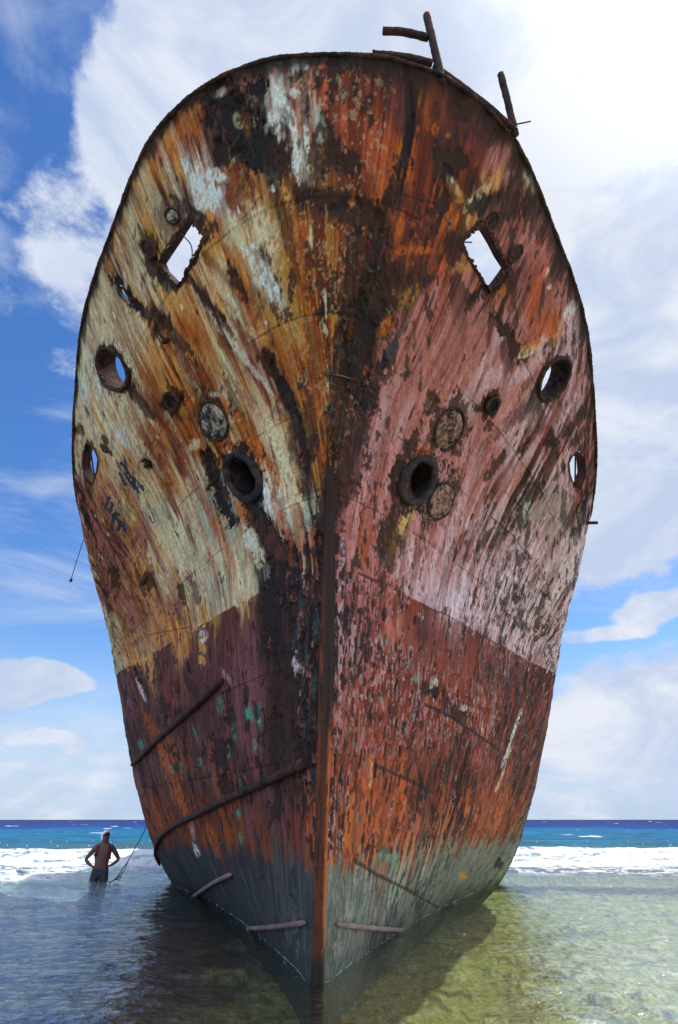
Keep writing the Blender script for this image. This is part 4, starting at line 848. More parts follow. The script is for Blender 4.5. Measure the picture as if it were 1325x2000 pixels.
# look the colours up through a warp that runs mostly downhill
du = (nb1 - .5) * .36 + (nb2 - .5) * .18 + (nb3 - .5) * .07
dd = (st2 - .5) * 1.1 + (st3 - .5) * .5 + (nb2 - .5) * .3
tq = t2 + du * bil(pt_, tcl, v2) + dd * Wt * .8
vq = v2 + dd * Wv * .8
MU = bil(MAP_UP, np.clip(tq, -1.19, 1.19), np.clip(vq, VL, 1))
MD = bil(MAP_DN, np.clip(tq, -1.19, 1.19), np.clip(vq, 0, VL))
edge = VL + (nb3 - .5) * .0015 + np.where(nb2 > .62, -(nb2 - .62) * .10, 0)
up = (v2 > edge)[..., None]
MM = np.where(up, MU, MD)
A_, B_, fr = MM[..., :3], MM[..., 3:6], MM[..., 6]
n = uni(.42 * st1 + .26 * st2 + .08 * st3 + .18 * nb1 + .06 * nb3, 3.4)
fr = fr * .88
mk = (.5 * sst(fr - n, -.08, .08) + .5 * sst(fr - n, -.30, .30))[..., None]
col = A_ * (1 - mk) + B_ * mk
del MU, MD, MM
# boost contrast of the blended control colours with a second, sparser pass
br = 1 + (uni(st3, 2.5) - .5) * .26 + (uni(st2, 2.2) - .5) * .40 + (uni(nb3, 2.5) - .5) * .20 + (uni(nb1) - .5) * .25
col = col * br[..., None]
disp = (nb1 - .5) * .03 + (nb2 - .5) * .010
disp = disp + mk[..., 0] * -.003

# frames telegraphing through the plating, lapped strakes and butts
disp = disp + .010 * np.cos(LA * 2 * math.pi / .62) * sst(np.abs(LA), .5, 1.2) * (.5 + nb1)
seam = np.zeros_like(v2); lap = np.zeros_like(v2)
for k_, vs0 in enumerate((.30, .405, .60, .70, .80, .90)):
    dv_ = (v2 - vs0 - .006 * np.sin(t2 * 3 + k_)) * 12
    seam = np.maximum(seam, sst(-np.abs(dv_ + (nb3 - .5) * .03), -.016, -.004) * sst(uni(fbm2(LA * 1.1 + k_ * 9, SS * .2, 3, 160 + k_), 3), .38, .6))
    lap += .007 * sst(dv_, -.01, .01) * sst(-dv_, -.5, -.1)
for k_, (tb, va_, vb_) in enumerate(((.36, .30, .60), (.62, .60, .80), (.30, .70, .90), (.80, .41, .7), (-.34, .60, .80), (-.64, .41, .60), (-.52, .70, .9), (-.40, .20, .41), (.52, .12, .30), (-.8, .6, .8))):
    dt_ = (t2 - tb) * 7.0
    seam = np.maximum(seam, sst(-np.abs(dt_ + (nb3 - .5) * .03), -.014, -.003) * sst(v2, va_, va_ + .004) * sst(-v2, -vb_ - .004, -vb_) * .8)
disp = disp + lap - seam * .004

def lay(mask, c, st=1.0):
    global col
    m_ = (mask * st)[..., None]
    col = col * (1 - m_) + np.asarray(c) * m_

upm = (v2 > VL).astype(float)
jit = (nb1 - .5) * .25 + (nb2 - .5) * .12
cw = .05 + .30 * np.clip(v2 - .62, 0, .4)                 # half-width of the bare rusty bow in the middle
left = sst(-(t2 + jit * .35), cw, cw + .05); right = sst(t2 + jit * .35, cw + .01, cw + .06); mid = np.clip(1 - left - right, 0, 1)
zone = sst(uni(fbm2(LA * .7, SS * .6, 3, 57), 3), .25, .7)  # where a wear pattern shows at all
zone2 = sst(uni(fbm2(LA * .8 + 9, SS * .5, 3, 58), 3), .3, .75)
# rust bleeding through the pale paint, following the flow
lu = left * upm
m = sst(uni(st2 * .5 + st1 * .3 + nb1 * .2, 3.2), .60, .78) * lu; lay(m, PAL['N'] * .9, .55 * (.4 + .6 * zone))
m = sst(uni(st3 * .6 + nb2 * .4, 3.2), .66, .80) * lu; lay(m, PAL['O'] * .7, .6 * zone)
m = sst(uni(fbm2(FF * 9 + 7, SS * .6, 4, 61), 3.0), .70, .82) * lu; lay(m, PAL['C'], .5 * zone2)
m = sst(uni(fbm2(FF * 7 + 3, SS * .5, 4, 66), 3.0), .62, .80) * lu * sst(v2, .62, .5); lay(m, PAL['G'] * 1.05, .5)
m = sst(uni(fbm2(FF * 16 + 2, SS * .9, 4, 67), 3.0), .76, .84) * lu; lay(m, PAL['B'] * .8, .55 * zone2)
# the bare bow: dark runs and ochre runs
mu = mid * upm
m = sst(uni(fbm2(FF * 6 + 1, SS * .3, 4, 68), 3.0), .60, .80) * mu; lay(m, PAL['B'] * .7, .55)
m = sst(uni(fbm2(FF * 14 + 4, SS * .5, 4, 69), 3.0), .54, .74) * mu * sst(-t2, -.05, .0) * sst(-v2, -.95, -.85); lay(m, PAL['Y'] * .85, .7)
m = sst(uni(fbm2(FF * 20 + 4, SS * .8, 4, 70), 3.0), .62, .82) * mu; lay(m, PAL['R'] * 1.1, .5)
# right: chalky lilac bloom and rust ghosts
rg = right * upm
m = sst(uni(fbm2(LA * 3, SS * 1.2, 4, 73) * .6 + st2 * .4, 3), .35, .7) * rg * sst(v2, .76, .60) * sst(t2, .2, .45); lay(m, PAL['l'] * .95, .5)
m = sst(uni(st4 * .5 + st2 * .5, 3.2), .55, .8) * rg * sst(v2, .86, .70); lay(m, PAL['L'], .45 * (.3 + .7 * zone))
m = sst(uni(fbm2(FF * 14 + 9, SS * 1.3, 4, 71), 3.0), .72, .84) * rg; lay(m, PAL['B'] * 1.0, .32 * zone2)
m = sst(uni(fbm2(LA * 14, SS * 6, 4, 75), 3.0), .72, .84) * rg; lay(m, PAL['r'], .4 * zone)
m = sst(uni(fbm2(LA * 5, SS * 3, 5, 76), 3.0), .68, .80) * rg * sst(v2, .80, .88); lay(m, PAL['B'] * .8, .7)
# below the painted waterline: rust combing, broken by clean patches of anti-fouling
dn = 1 - upm
clean = np.clip(sst(v2, .40, .47) * sst(np.abs(t2) + (nb2 - .5) * .25, .17, .22) * sst(-np.abs(t2), -.62, -.5), 0, 1)
dirty = dn * (1 - .85 * clean)
m = sst(uni(fbm2(LA * 22, SS * 2.2, 4, 81), 3.0), .62, .80) * dirty; lay(m, PAL['B'] * .75, .42 * (.3 + .7 * zone2))
m = sst(uni(fbm2(LA * 26 + 5, SS * 3.0, 4, 85), 3.0), .68, .84) * dirty * sst(v2, .18, .24); lay(m, np.where((t2 < 0)[..., None], PAL['P'] * .55, PAL['P'] * .9), .5 * zone)
m = sst(uni(fbm2(LA * 18 + 9, SS * 1.4, 4, 87), 3.0), .62, .82) * dirty * sst(v2, .17, .22) * sst(-v2, -.42, -.25); lay(m, PAL['O'] * .85, .5 * zone2)
m = sst(uni(fbm2(LA * 9, SS * 1.1, 4, 89), 3.0), .60, .80) * dn; lay(m, PAL['B'] * .9, .35)
m = sst(uni(fbm2(LA * 16, SS * 7, 4, 91), 3.2), .74, .82) * dirty * (t2 > 0); lay(m, PAL['K'], .8); disp = disp - m * .008
# scabs: dark, lumpy
sc = sst(uni(fbm2(LA * 7, SS * 5, 5, 95) * .7 + nb1 * .3, 3.4), .76, .86) * (1 - clean)
lay(sc * (1 - .5 * lu), PAL['K'] * 1.1, .75); disp = disp + sc * (nb3 - .3) * .025
wet = sst(-(SS + (nb2 - .5) * .5), -1.42, -1.18); lay(wet, PAL['K'] * .8, .55)
# a few light flecks in the rust of the bow
m = sst(uni(fbm2(LA * 26, SS * 18, 4, 99), 3.2), .90, .95) * sst(v2, .6, .75) * mid * zone; lay(m, PAL['C'], .25)

lay(seam, PAL['B'] * .6, .42)
# tide band: grey-green slime with a ragged upper edge
te_ = v2 + (uni(fbm2(LA * 9, SS * .9, 4, 171), 3) - .5) * .022 + (nb1 - .5) * .03
tide = sst(-te_, -.203, -.190); lay(tide * (t2 >= 0), PAL['S'] * (.8 + .5 * uni(st4, 2))[..., None], .30 + .42 * zone2); lay(tide * (t2 < 0), PAL['D'] * (.8 + .5 * uni(st4, 2))[..., None], .22 + .36 * zone2)
m = sst(te_, .190, .203) * sst(-te_, -.30, -.205) * dn * zone2; lay(m, PAL['O'] * .85, .34)
m = dn * sst(v2, .2, .26) * (t2 > 0) * zone; lay(m, PAL['r'] * 1.1, .30)

m = sst(uni(fbm2(LA * 34, SS * 9, 3, 181), 3.2), .90, .97) * dn * (t2 > -.12) * sst(v2, .26, .4) * (1 - .9 * clean) * (.3 + .7 * zone); lay(m, PAL['L'] * .9, .7); disp = disp + m * .006
m = sst(uni(fbm2(LA * 20, SS * 8, 4, 185), 3.2), .84, .91) * right * upm * sst(-v2, -.74, -.6) * (.3 + .7 * zone); lay(m, PAL['B'], .75); disp = disp - m * .006

def stamp(c, e1, e2, colr, st, dep=0.0, rag=.85, soft=.16):
    """ragged patch; axes given in (t, v)"""
    global col, disp
    ex = abs(e1[0]) + abs(e2[0]); ey = abs(e1[1]) + abs(e2[1])
    i0, i1 = np.searchsorted(VV, [c[1] - ey * 1.6, c[1] + ey * 1.6]); j0, j1 = np.searchsorted(TT, [c[0] - ex * 1.6, c[0] + ex * 1.6])
    if i1 <= i0 or j1 <= j0: return
    sl = (slice(i0, i1), slice(j0, j1))
    D = e1[0] * e2[1] - e1[1] * e2[0]
    if abs(D) < 1e-9: return
    dt = t2[sl] - c[0]; dv = v2[sl] - c[1]
    a = (dt * e2[1] - dv * e2[0]) / D; b = (e1[0] * dv - e1[1] * dt) / D
    q = np.sqrt(a * a + b * b) + (uni(nb2[sl], 2) - .5) * rag + (uni(nb3[sl], 2) - .5) * rag * .6 + (uni(st3[sl], 2) - .5) * rag * .35
    m_ = sst(-q, -1 - soft, -1 + soft) * st
    if colr.max() > .12: m_ = m_ * (.25 + .75 * sst(uni(nb3[sl] * .5 + nb2[sl] * .5, 3), .22, .42))
    col[sl] = col[sl] * (1 - m_[..., None]) + colr * (.75 + .5 * uni(nb3[sl], 2.2))[..., None] * m_[..., None]
    disp[sl] += m_ * dep * (.6 + .8 * nb3[sl])

for (c0, c1, a0, a1, b0, b1, cc, s_) in BLOBS:
    dep = {'K': -.022, 'B': -.010}.get(cc, .002)
    stamp((c0, c1), (a0, a1), (b0, b1), PAL[cc], s_, dep)

# hundreds of blisters and pits
rng = np.random.default_rng(5)
def axes(t, v, L, W):
    a = np.array([t]); b = np.array([v])
    wt0 = float(bil(wt_, a, b)[0]); wv0 = float(bil(wv_, a, b)[0]); p0 = float(bil(pt_, a, b)[0])
    return (wt0 * L, wv0 * L), (p0 * W, 0.0)
def pits(nn, t0, t1, va, vb, L, W, cols, st, dep, trail=0.0, tc_='B'):
    for _ in range(nn):
        t = rng.uniform(t0, t1); v = rng.uniform(va, vb); l = rng.uniform(*L); wd = rng.uniform(*W)
        e1, e2 = axes(t, v, l, wd)
        if trail and rng.random() < .6:
            k = rng.uniform(2, 7)
            stamp((t + e1[0] * k, v + e1[1] * k), (e1[0] * k, e1[1] * k), (e2[0] * .8, 0), PAL[tc_], trail, -.001, .7, .5)
        q = cols[rng.integers(len(cols))]
        if q in 'KB' and rng.random() < .22:      # lifted pale rim round a burst blister
            stamp((t - e1[0] * .15, v - e1[1] * .15), (e1[0] * 1.35, e1[1] * 1.35), (e2[0] * 1.5, 0), PAL['L' if t > 0 else 'P'] * .9, st * .6, .006, .5)
        stamp((t, v), e1, e2, PAL[q], st, dep, .6)
pits(480, .03, .55, .20, .52, (.03, .10), (.012, .035), 'KKBBS', .85, -.012)
pits(260, .5, 1.05, .20, .52, (.04, .12), (.010, .025), 'KBBL', .8, -.010)
pits(150, .35, 1.08, .52, .72, (.04, .13), (.010, .030), 'BBKR', .85, -.010, .45)
pits(160, .08, .9, .70, .97, (.03, .10), (.015, .04), 'BBKr', .7, -.008, .3)
pits(240, -.95, -.03, .20, .52, (.04, .12), (.012, .035), 'KKBB', .85, -.012)
pits(110, -1.05, -.25, .52, .8, (.02, .06), (.010, .022), 'BKB', .8, -.008, .5, 'N')
pits(70, -.9, -.1, .8, .98, (.03, .09), (.015, .03), 'BKW', .7, -.008, .5, 'N')
pits(200, -.14, -.02, .26, .56, (.05, .16), (.02, .05), 'KKBD', .9, -.016)

# seams, cracks and painted strokes
def stroke(pts, wdt, colr, st):
    global col, disp
    P = np.array([loft(np.array([p[0]]), np.array([p[1]]))[0, 0] for p in pts])
    ts = [p[0] for p in pts]; vs = [p[1] for p in pts]
    j0, j1 = np.searchsorted(TT, [min(ts) - .02, max(ts) + .02]); i0, i1 = np.searchsorted(VV, [min(vs) - .012, max(vs) + .012])
    g = G[i0:i1, j0:j1]; best = np.full(g.shape[:2], 9.0)
    for a, b in zip(P[:-1], P[1:]):
        ab = b - a; s = np.clip(((g - a) @ ab) / (ab @ ab + 1e-12), 0, 1)
        best = np.minimum(best, np.linalg.norm(g - a - s[..., None] * ab, axis=-1))
    w_ = wdt * (.55 + .9 * uni(nb3[i0:i1, j0:j1], 2))
    m_ = sst(-best, -w_ - .006, -w_ + .006) * st
    col[i0:i1, j0:j1] = col[i0:i1, j0:j1] * (1 - m_[..., None]) + colr * m_[..., None]
    if wdt >= .01: disp[i0:i1, j0:j1] -= m_ * .004
for pts, wdt, cc, s_ in LINES: stroke(pts, wdt, PAL[cc], s_)

# rim: charred dark band under the sheer
m = sst(v2 + (nb2 - .5) * .02, .985, .997); lay(m, PAL['K'], .9)
m = sst(v2 + (nb2 - .5) * .04, .97, .99) * sst(t2, .0, .1); lay(m, PAL['B'] * .8, .6)
# corrosion collars round the openings
def inpoly(t, v, poly, grow=1.0):
    P = np.array(poly); c = P.mean(0); P = c + (P - c) * grow
    ins = np.zeros(t.shape, bool)
    for (x1, y1), (x2, y2) in zip(P, np.roll(P, -1, 0)):
        cond = ((y1 > v) != (y2 > v)) & (t < (x2 - x1) * (v - y1) / (y2 - y1 + 1e-15) + x1)
        ins ^= cond
    return ins
for k_, poly in HOLES.items():
    P = np.array(poly); c0 = P.mean(0); r0 = (P - c0); j0, j1 = np.searchsorted(TT, [P[:, 0].min() - .03, P[:, 0].max() + .03]); i0, i1 = np.searchsorted(VV, [P[:, 1].min() - .02, P[:, 1].max() + .02])
    g = (slice(i0, i1), slice(j0, j1))
    tj = t2[g] + (nb2[g] - .5) * .02; vj = v2[g] + (nb3[g] - .5) * .006
    m_ = inpoly(tj, vj, poly, 1.22).astype(float) * .85
    col[g] = col[g] * (1 - m_[..., None]) + PAL['B'] * .7 * m_[..., None]

lum = col.mean(-1, keepdims=True)
col = lum + (col - lum) * 1.05
col = np.clip(col * (.74 + .48 * sst(lum, .012, .17)), .005, .76)
GD = G + nrm * disp[..., None]
# hull mesh with the openings cut out
jag = (nb3[:-1, :-1] - .5)
tcn_ = (t2[:-1, :-1] + t2[1:, 1:]) / 2 + jag * .007; vcn_ = (v2[:-1, :-1] + v2[1:, 1:]) / 2 + (nb2[:-1, :-1] - .5) * .004
keep = np.ones(tcn_.shape, bool)
for k_, poly in HOLES.items(): keep &= ~inpoly(tcn_, vcn_, poly)
ship = empty('shipwreck', (0, 12, 0))
tag(ship, 'huge rusted ship wreck aground, seen bow-on, with peeling cream paint and square holes', 'shipwreck')
GD = GD - np.array((0, 12, 0))
hull = mesh_obj('hull', GD.reshape(-1, 3), gridfaces(NV, len(TT), keep, flip=False), M_hull, ship)
set_attr(hull, 'paint', col.reshape(-1, 3))
hull_shift = Vector((0, -12, 0))
def ship_part(name, VF, mat, parent=None, smooth=True):
    V_, F2 = VF
    V_ = [Vector(v) + hull_shift for v in V_]
    return mesh_obj(name, np.array([tuple(v) for v in V_]), F2, mat, parent or ship, smooth)

# inner plating (the far face of the steel) and the deck
ti = np.linspace(-2, 2, 700); vi = np.linspace(.30, .995, 260)
Gi = loft(ti, vi); ni = np.cross(np.gradient(Gi, axis=1), np.gradient(Gi, axis=0)); ni /= np.linalg.norm(ni, axis=-1, keepdims=True) + 1e-12
if ni[100, 350, 1] > 0: ni = -ni
Gi = Gi - ni * .05
ta, va = np.meshgrid(ti, vi); ta = (ta[:-1, :-1] + ta[1:, 1:]) / 2; va = (va[:-1, :-1] + va[1:, 1:]) / 2
ki = np.ones(ta.shape, bool)
for k_, poly in HOLES.items(): ki &= ~inpoly(ta, va, poly, 1.25)
mesh_obj('inner_plating', (Gi - np.array((0, 12, 0))).reshape(-1, 3), gridfaces(len(vi), len(ti), ki), M_in, ship)
VD = .735
tp = np.linspace(0.0, 1.99, 160)
sheer = loft(tp, np.array([VD]))[0]; sheerL = loft(-tp, np.array([VD]))[0]
nc = 14; Dk = np.zeros((len(tp), nc, 3))
for q in range(nc):
    s = q / (nc - 1); Dk[:, q] = sheerL * (1 - s) + sheer * s
    Dk[:, q, 2] += .12 * (1 - (2 * s - 1) ** 2); Dk[:, q, 0] *= .99
mesh_obj('deck', (Dk - np.array((0, 12, 0))).reshape(-1, 3), gridfaces(len(tp), nc), M_deck, ship)
# stern plate closes the after end
sl = loft(np.array([-1.999, 1.999]), VV[::20]); St = np.stack([sl[:, 0] * (1 - s) + sl[:, 1] * s for s in np.linspace(0, 1, 8)], 1)
St[..., 1] += .6 * np.sin(np.linspace(0, math.pi, 8))[None]
mesh_obj('stern_plate', (St - np.array((0, 12, 0))).reshape(-1, 3), gridfaces(St.shape[0], 8), M_in, ship)

# stem bar: flat-faced bar standing proud of the bow plating
ns_ = 700; ncs = 17
vs_ = np.linspace(0.0, .68, ns_)
cl = loft(np.array([0.0]), vs_)[:, 0]
tg = np.gradient(cl, axis=0); tg /= np.linalg.norm(tg, axis=1, keepdims=True)
fw = np.stack([np.zeros(ns_), -tg[:, 2], tg[:, 1]], 1)          # forward normal in the centre plane
fw *= -np.sign(fw[:, 1:2])
a_ = np.linspace(-1, 1, ncs)
hw = (.062 + .022 * sst(vs_, .1, .45)) * (1 - .45 * sst(vs_, .48, .66))
pro = .055 * (1 - sst(vs_, .34, .56)) + .010 - .035 * sst(vs_, .60, .68) - .03 * (1 - sst(vs_, 0.0, .02))
prof = np.where(np.abs(a_) > .8, 1 - (np.abs(a_) - .8) / .2, 1.0) ** .5
SB = cl[:, None, :] + np.array([1, 0, 0]) * (a_[None, :, None] * hw[:, None, None]) + fw[:, None, :] * (pro[:, None, None] * (prof * 2.2 - 1.2)[None, :, None])
aa, zz = np.meshgrid(a_, vs_ * 12)
nn1 = fbm2(aa * 3 + 5, zz * 2.5, 5, 131); nn2 = fbm2(aa * 2, zz * .5, 4, 141); nn3 = fbm2(aa * 8, zz * 14, 4, 151)
SB += fw[:, None, :] * ((nn1 - .5) * .018 + (nn3 - .5) * .008)[..., None]
sc_ = PAL['B'][None, None] * np.ones(aa.shape + (3,)) * 1.0
lo = sst(zz, 4.6, 3.2)
m = (sst(aa + (nn1 - .5) * .9, -.35, -.7) * (1 - .8 * sst(zz, 5.0, 7.3)))[..., None]; sc_ = sc_ * (1 - m * .8) + PAL['O'] * .75 * m * .8
m = (sst(aa + (nn1 - .5) * .5, .45, .8) * lo)[..., None]; sc_ = sc_ * (1 - m) + PAL['O'] * 1.6 * m  # lit right edge of the bar, painted in as brighter orange
m = (lo * .55)[..., None]; sc_ = sc_ * (1 - m) + PAL['O'] * .34 * m
m = (sst(aa + (nn2 - .5), .0, .35) * (1 - lo) * .8)[..., None]; sc_ = sc_ * (1 - m) + PAL['K'] * m
m = sst(uni(nn3 * .4 + nn1 * .6, 3), .56, .76)[..., None]; sc_ = sc_ * (1 - m * .8) + PAL['K'] * m * .8
m = sst(zz + (nn1 - .5) * 2, 4.2, 6.2)[..., None] * .8; sc_ = sc_ * (1 - m) + (PAL['K'] * .5 + PAL['B'] * .5) * m
m = (sst(zz, 1.55, 1.25))[..., None]; sc_ = sc_ * (1 - m) + PAL['K'] * m
sc_ *= (.55 + .5 * uni(nn2, 2)) if False else 1
sc_ *= (.50 + .5 * uni(nn2, 2) + .5 * lo * sst(aa, .2, .8))[..., None]  # painted right-edge highlight raised again, low on the bar
stem = mesh_obj('stem_bar', (SB - np.array((0, 12, 0))).reshape(-1, 3), gridfaces(ns_, ncs), M_stem, ship)
set_attr(stem, 'paint', np.clip(sc_, .008, .7).reshape(-1, 3))

# jagged rail cap along the sheer
ts_ = np.concatenate([-np.linspace(0, 2, 900)[::-1], np.linspace(0, 2, 900)[1:]])
cap = loft(ts_, np.array([1.0]))[0]
r2 = random.Random(3)
rc = [.017 + .020 * q_ for q_ in fbm2(np.arange(len(ts_)) / 9.0, np.zeros(len(ts_)), 4, 77)]
ship_part('gunwale', tube([Vector(p) + Vector((r2.uniform(-.002, .002), 0, .002)) for p in cap], rc, 8, jag=.12, rng=r2), M_black)

# sleeves lining each opening, rings and covers
def sleeve(name, poly, depth, mat, flare=1.0):
    P = [hp(*p) for p in poly]; cen = sum((q[0] for q in P), Vector()) / len(P); nn = sum((q[3] for q in P), Vector()).normalized()
    V_ = []; F2 = []; n_ = len(P); L = 5
    for s in range(L):
        f_ = s / (L - 1)
        for (o, a, b, q) in P:
            k = 1.02 if s == 0 else flare
            V_.append(cen + (o - cen) * k - nn * (depth * f_ - .012))
    for s in range(L - 1):
        for i in range(n_):
            j = (i + 1) % n_
            F2.append((s * n_ + i, s * n_ + j, (s + 1) * n_ + j, (s + 1) * n_ + i))
    return ship_part(name, (V_, F2), mat), cen, nn
for k_, (nm, dp, mt) in {'square_left': ('opening_frame', .15, M_in), 'square_right': ('opening_frame', .15, M_in), 'round_left': ('fairlead', .34, M_black),
        'round_right': ('fairlead', .36, M_black), 'slot_left': ('scupper', .16, M_in), 'slot_right': ('scupper', .16, M_in), 'slit_left': ('opening_frame', .06, M_black),
        }.items():
    sleeve(nm, HOLES[k_], dp, mt)
for k_ in ('hawse_left', 'hawse_right'):
    o, cen, nn = sleeve('hawse_pipe', HOLES[k_], .9, M_bluerust, 0.96)

def spot(k_):
    t, v, R, e1t, e1v, e2t, e2v = SPOTS[k_]
    o, a, b, n_ = hp(t, v)
    A = Vector(loft(np.array([t + e1t]), np.array([v + e1v]))[0, 0]) - Vector(loft(np.array([t - e1t]), np.array([v - e1v]))[0, 0])
    B = Vector(loft(np.array([t + e2t]), np.array([v + e2v]))[0, 0]) - Vector(loft(np.array([t - e2t]), np.array([v - e2v]))[0, 0])
    R = A.length / 2
    return o, A * .5 / R, B * .5 / R, n_, R

def torus(o, a, b, n, R, r, sx=1.0, seg=40, rs=10, rg=None, sy=1.0):
    V_ = []; F2 = []
    for i in range(seg):
        th = 2 * math.pi * i / seg; c = a * math.cos(th) * sx + b * math.sin(th) * sy
        for j in range(rs):
            ph = 2 * math.pi * j / rs; rr = r * (1 + (rg.uniform(-.10, .10) if rg else 0) + .14 * math.sin(th * 3 + 1) + .10 * math.sin(th * 7))
            V_.append(o + c * (R + rr * math.cos(ph)) + n * rr * math.sin(ph))
    for i in range(seg):
        for j in range(rs):
            F2.append((i * rs + j, i * rs + (j + 1) % rs, ((i + 1) % seg) * rs + (j + 1) % rs, ((i + 1) % seg) * rs + j))
    return V_, F2

def disc(o, a, b, n, R, dome=.02, rough=.01, seg=40, rings=12, rg=None):
    V_ = [o + n * dome]; F2 = []
    for k in range(1, rings + 1):
        r = R * k / rings
        for i in range(seg):
            th = 2 * math.pi * i / seg
            h = dome * (1 - (k / rings) ** 2) + (rg.uniform(-rough, rough) if rg else 0)
            V_.append(o + (a * math.cos(th) + b * math.sin(th)) * r + n * h)
    for i in range(seg): F2.append((0, 1 + i, 1 + (i + 1) % seg))
    for k in range(1, rings):
        for i in range(seg):
            j = (i + 1) % seg; p = 1 + (k - 1) * seg; q = 1 + k * seg
            F2.append((p + i, q + i, q + j, p + j))
    return V_, F2

rgx = random.Random(11)
for k_ in ('hawse_l', 'hawse_r'):
    o, a, b, n_, R = spot(k_)
    ship_part('hawse_ring', torus(o + n_ * .02, a, b, n_, R * .84, R * .15, 1.0, 40, 12, rgx), M_bluerust)
for k_, mt, ins in (('disc_l', M_discl, -.02), ('disc_r1', M_disc, -.03), ('disc_r2', M_disc, .0)):
    o, a, b, n_, R = spot(k_)
    cv_ = ship_part('cover_plate', disc(o + n_ * (.025 + ins * .2), a, b, n_, R * .86, .05, .013, 48, 16, rgx), mt)
    rim = ship_part('rim', torus(o + n_ * .012, a, b, n_, R * .94, R * .075, 1, 56, 8, rgx), M_black, cv_)
for k_, s_ in (('port_l1', 1), ('port_l2', 1), ('port_r1', 1), ('port_r2', 1)):
    o, a, b, n_, R = spot(k_)
    pr = ship_part('porthole', torus(o + n_ * .012, a, b, n_, R * .92, R * .16, 1, 36, 8, rgx), M_black)
    if s_: ship_part('pane', disc(o + n_ * .012, a, b, n_, R * .86, .01, .008, 28, 8, rgx), M_discl if k_ == 'port_l1' else M_bar, pr)
for k_ in ('hatch_l', 'hatch_r'):
    o, a, b, n_, R = spot(k_)
    ship_part('rusted_boss', merge([torus(o + n_ * .01, a, b, n_, R * .8, R * .2, 1, 26, 7, rgx), disc(o - n_ * .01, a, b, n_, R * .8, -.02, .012, 26, 6, rgx)]), M_black)
# flanges round the two round fairleads
for k_ in ('round_left', 'round_right'):
    P = [hp(*p)[0] for p in HOLES[k_]]; nn = hp(*np.mean(HOLES[k_], 0))[3]; cen = sum(P, Vector()) / len(P)
    P = [cen + (p - cen) * 1.04 + nn * .015 for p in P]; P = resample(P + [P[0]], .04)
    ship_part('fairlead_ring', tube(P, .026, 8, cap=False, jag=.2, rng=rgx), M_black)
rgt = random.Random(21)
for k_ in ('square_left', 'square_right', 'round_left', 'round_right'):
    P = [hp(*p) for p in HOLES[k_]]; cen = sum((p[0] for p in P), Vector()) / len(P); parts = []
    for i in range(len(P)):
        for _ in range(3):
            f_ = rgt.random(); o = P[i][0].lerp(P[(i + 1) % len(P)][0], f_); n_ = P[i][3]; t_ = (P[(i + 1) % len(P)][0] - P[i][0]).normalized()
            inn = (cen - o).normalized(); wd = rgt.uniform(.015, .045); ln = rgt.uniform(.008, .040)
            q = [o - t_ * wd - inn * .03, o + t_ * wd - inn * .03, o + t_ * wd * .5 + inn * ln, o - t_ * wd * .6 + inn * ln * .7]
            lift = rgt.uniform(.004, .02); top_ = [a_ + n_ * lift for a_ in q]; bot = [a_ - n_ * .012 for a_ in q]
            parts.append((top_ + bot, [(0, 1, 2, 3), (7, 6, 5, 4), (0, 4, 5, 1), (1, 5, 6, 2), (2, 6, 7, 3), (3, 7, 4, 0)]))
    ship_part('torn_edge', merge(parts), M_black, smooth=False)
# bars across the scuppers
for k_ in ('slot_left', 'slot_right'):
    P = [hp(*p)[0] for p in HOLES[k_]]; nn = hp(*np.mean(HOLES[k_], 0))[3]; zs = sorted(P, key=lambda p: p.z)
    ship_part('scupper_bar', tube([zs[-1] - nn * .05 + Vector((0, 0, .03)), zs[0] - nn * .05 - Vector((0, 0, .03))], .014, 6), M_black)

# rubbing bars welded along the plating
for i, pts in enumerate(BARS):
    P = []; rr = (.054, .048, .034, .027, .027)[i]
    for p in pts:
        o, a, b, n_ = hp(*p); P.append(o + n_ * rr * .85)
    P = resample(P, .12)
    R = [rr * (1 - .35 * (j / len(P)) ** 3) for j in range(len(P))] if i == 1 else [rr] * len(P)
    R[0] *= .6; R[-1] *= .6
    ship_part('rubbing_bar', tube(P, R, 10, jag=.09 if i < 2 else 0, rng=rgx), M_bar if i < 2 else M_pale)

# small fittings on the plating
def on(k_): return hp(*SPOTS[k_][:2])
o, a, b, n_ = on('lug_l'); ship_part('bracket', tube(resample([o + b * .16 + a * .10 + n_ * .03, o + n_ * .10, o - b * .2 - a * .05 + n_ * .04], .03), .022, 7, jag=.3, rng=rgx), M_black)
ship_part('pad_eye', torus(o - b * .2 - a * .05 + n_ * .03, a, n_, b, .045, .02, 1, 16, 7, rgx), M_black)
o, a, b, n_ = on('studs_l'); ship_part('pad_eye', merge([torus(o + n_ * .03, a, n_, b, .035, .022, 1, 14, 7, rgx), torus(o + b * .09 + a * .02 + n_ * .03, a, n_, b, .03, .018, 1, 14, 7, rgx)]), M_black)
o, a, b, n_ = on('bracket_l'); ship_part('bracket', tube([o - b * .06 + n_ * .02, o + n_ * .07, o + b * .15 + n_ * .02], .016, 7, jag=.2, rng=rgx), M_black)
o, a, b, n_ = on('stubR'); ship_part('stub_pipe', tube([o - n_ * .02, o + Vector((.19, -.02, .0))], .03, 8), M_black)
o, a, b, n_ = on('box_l'); ship_part('bracket', tube([o - a * .12 + n_ * .02, o + a * .12 + n_ * .03], .03, 7, jag=.5, rng=rgx), M_black)

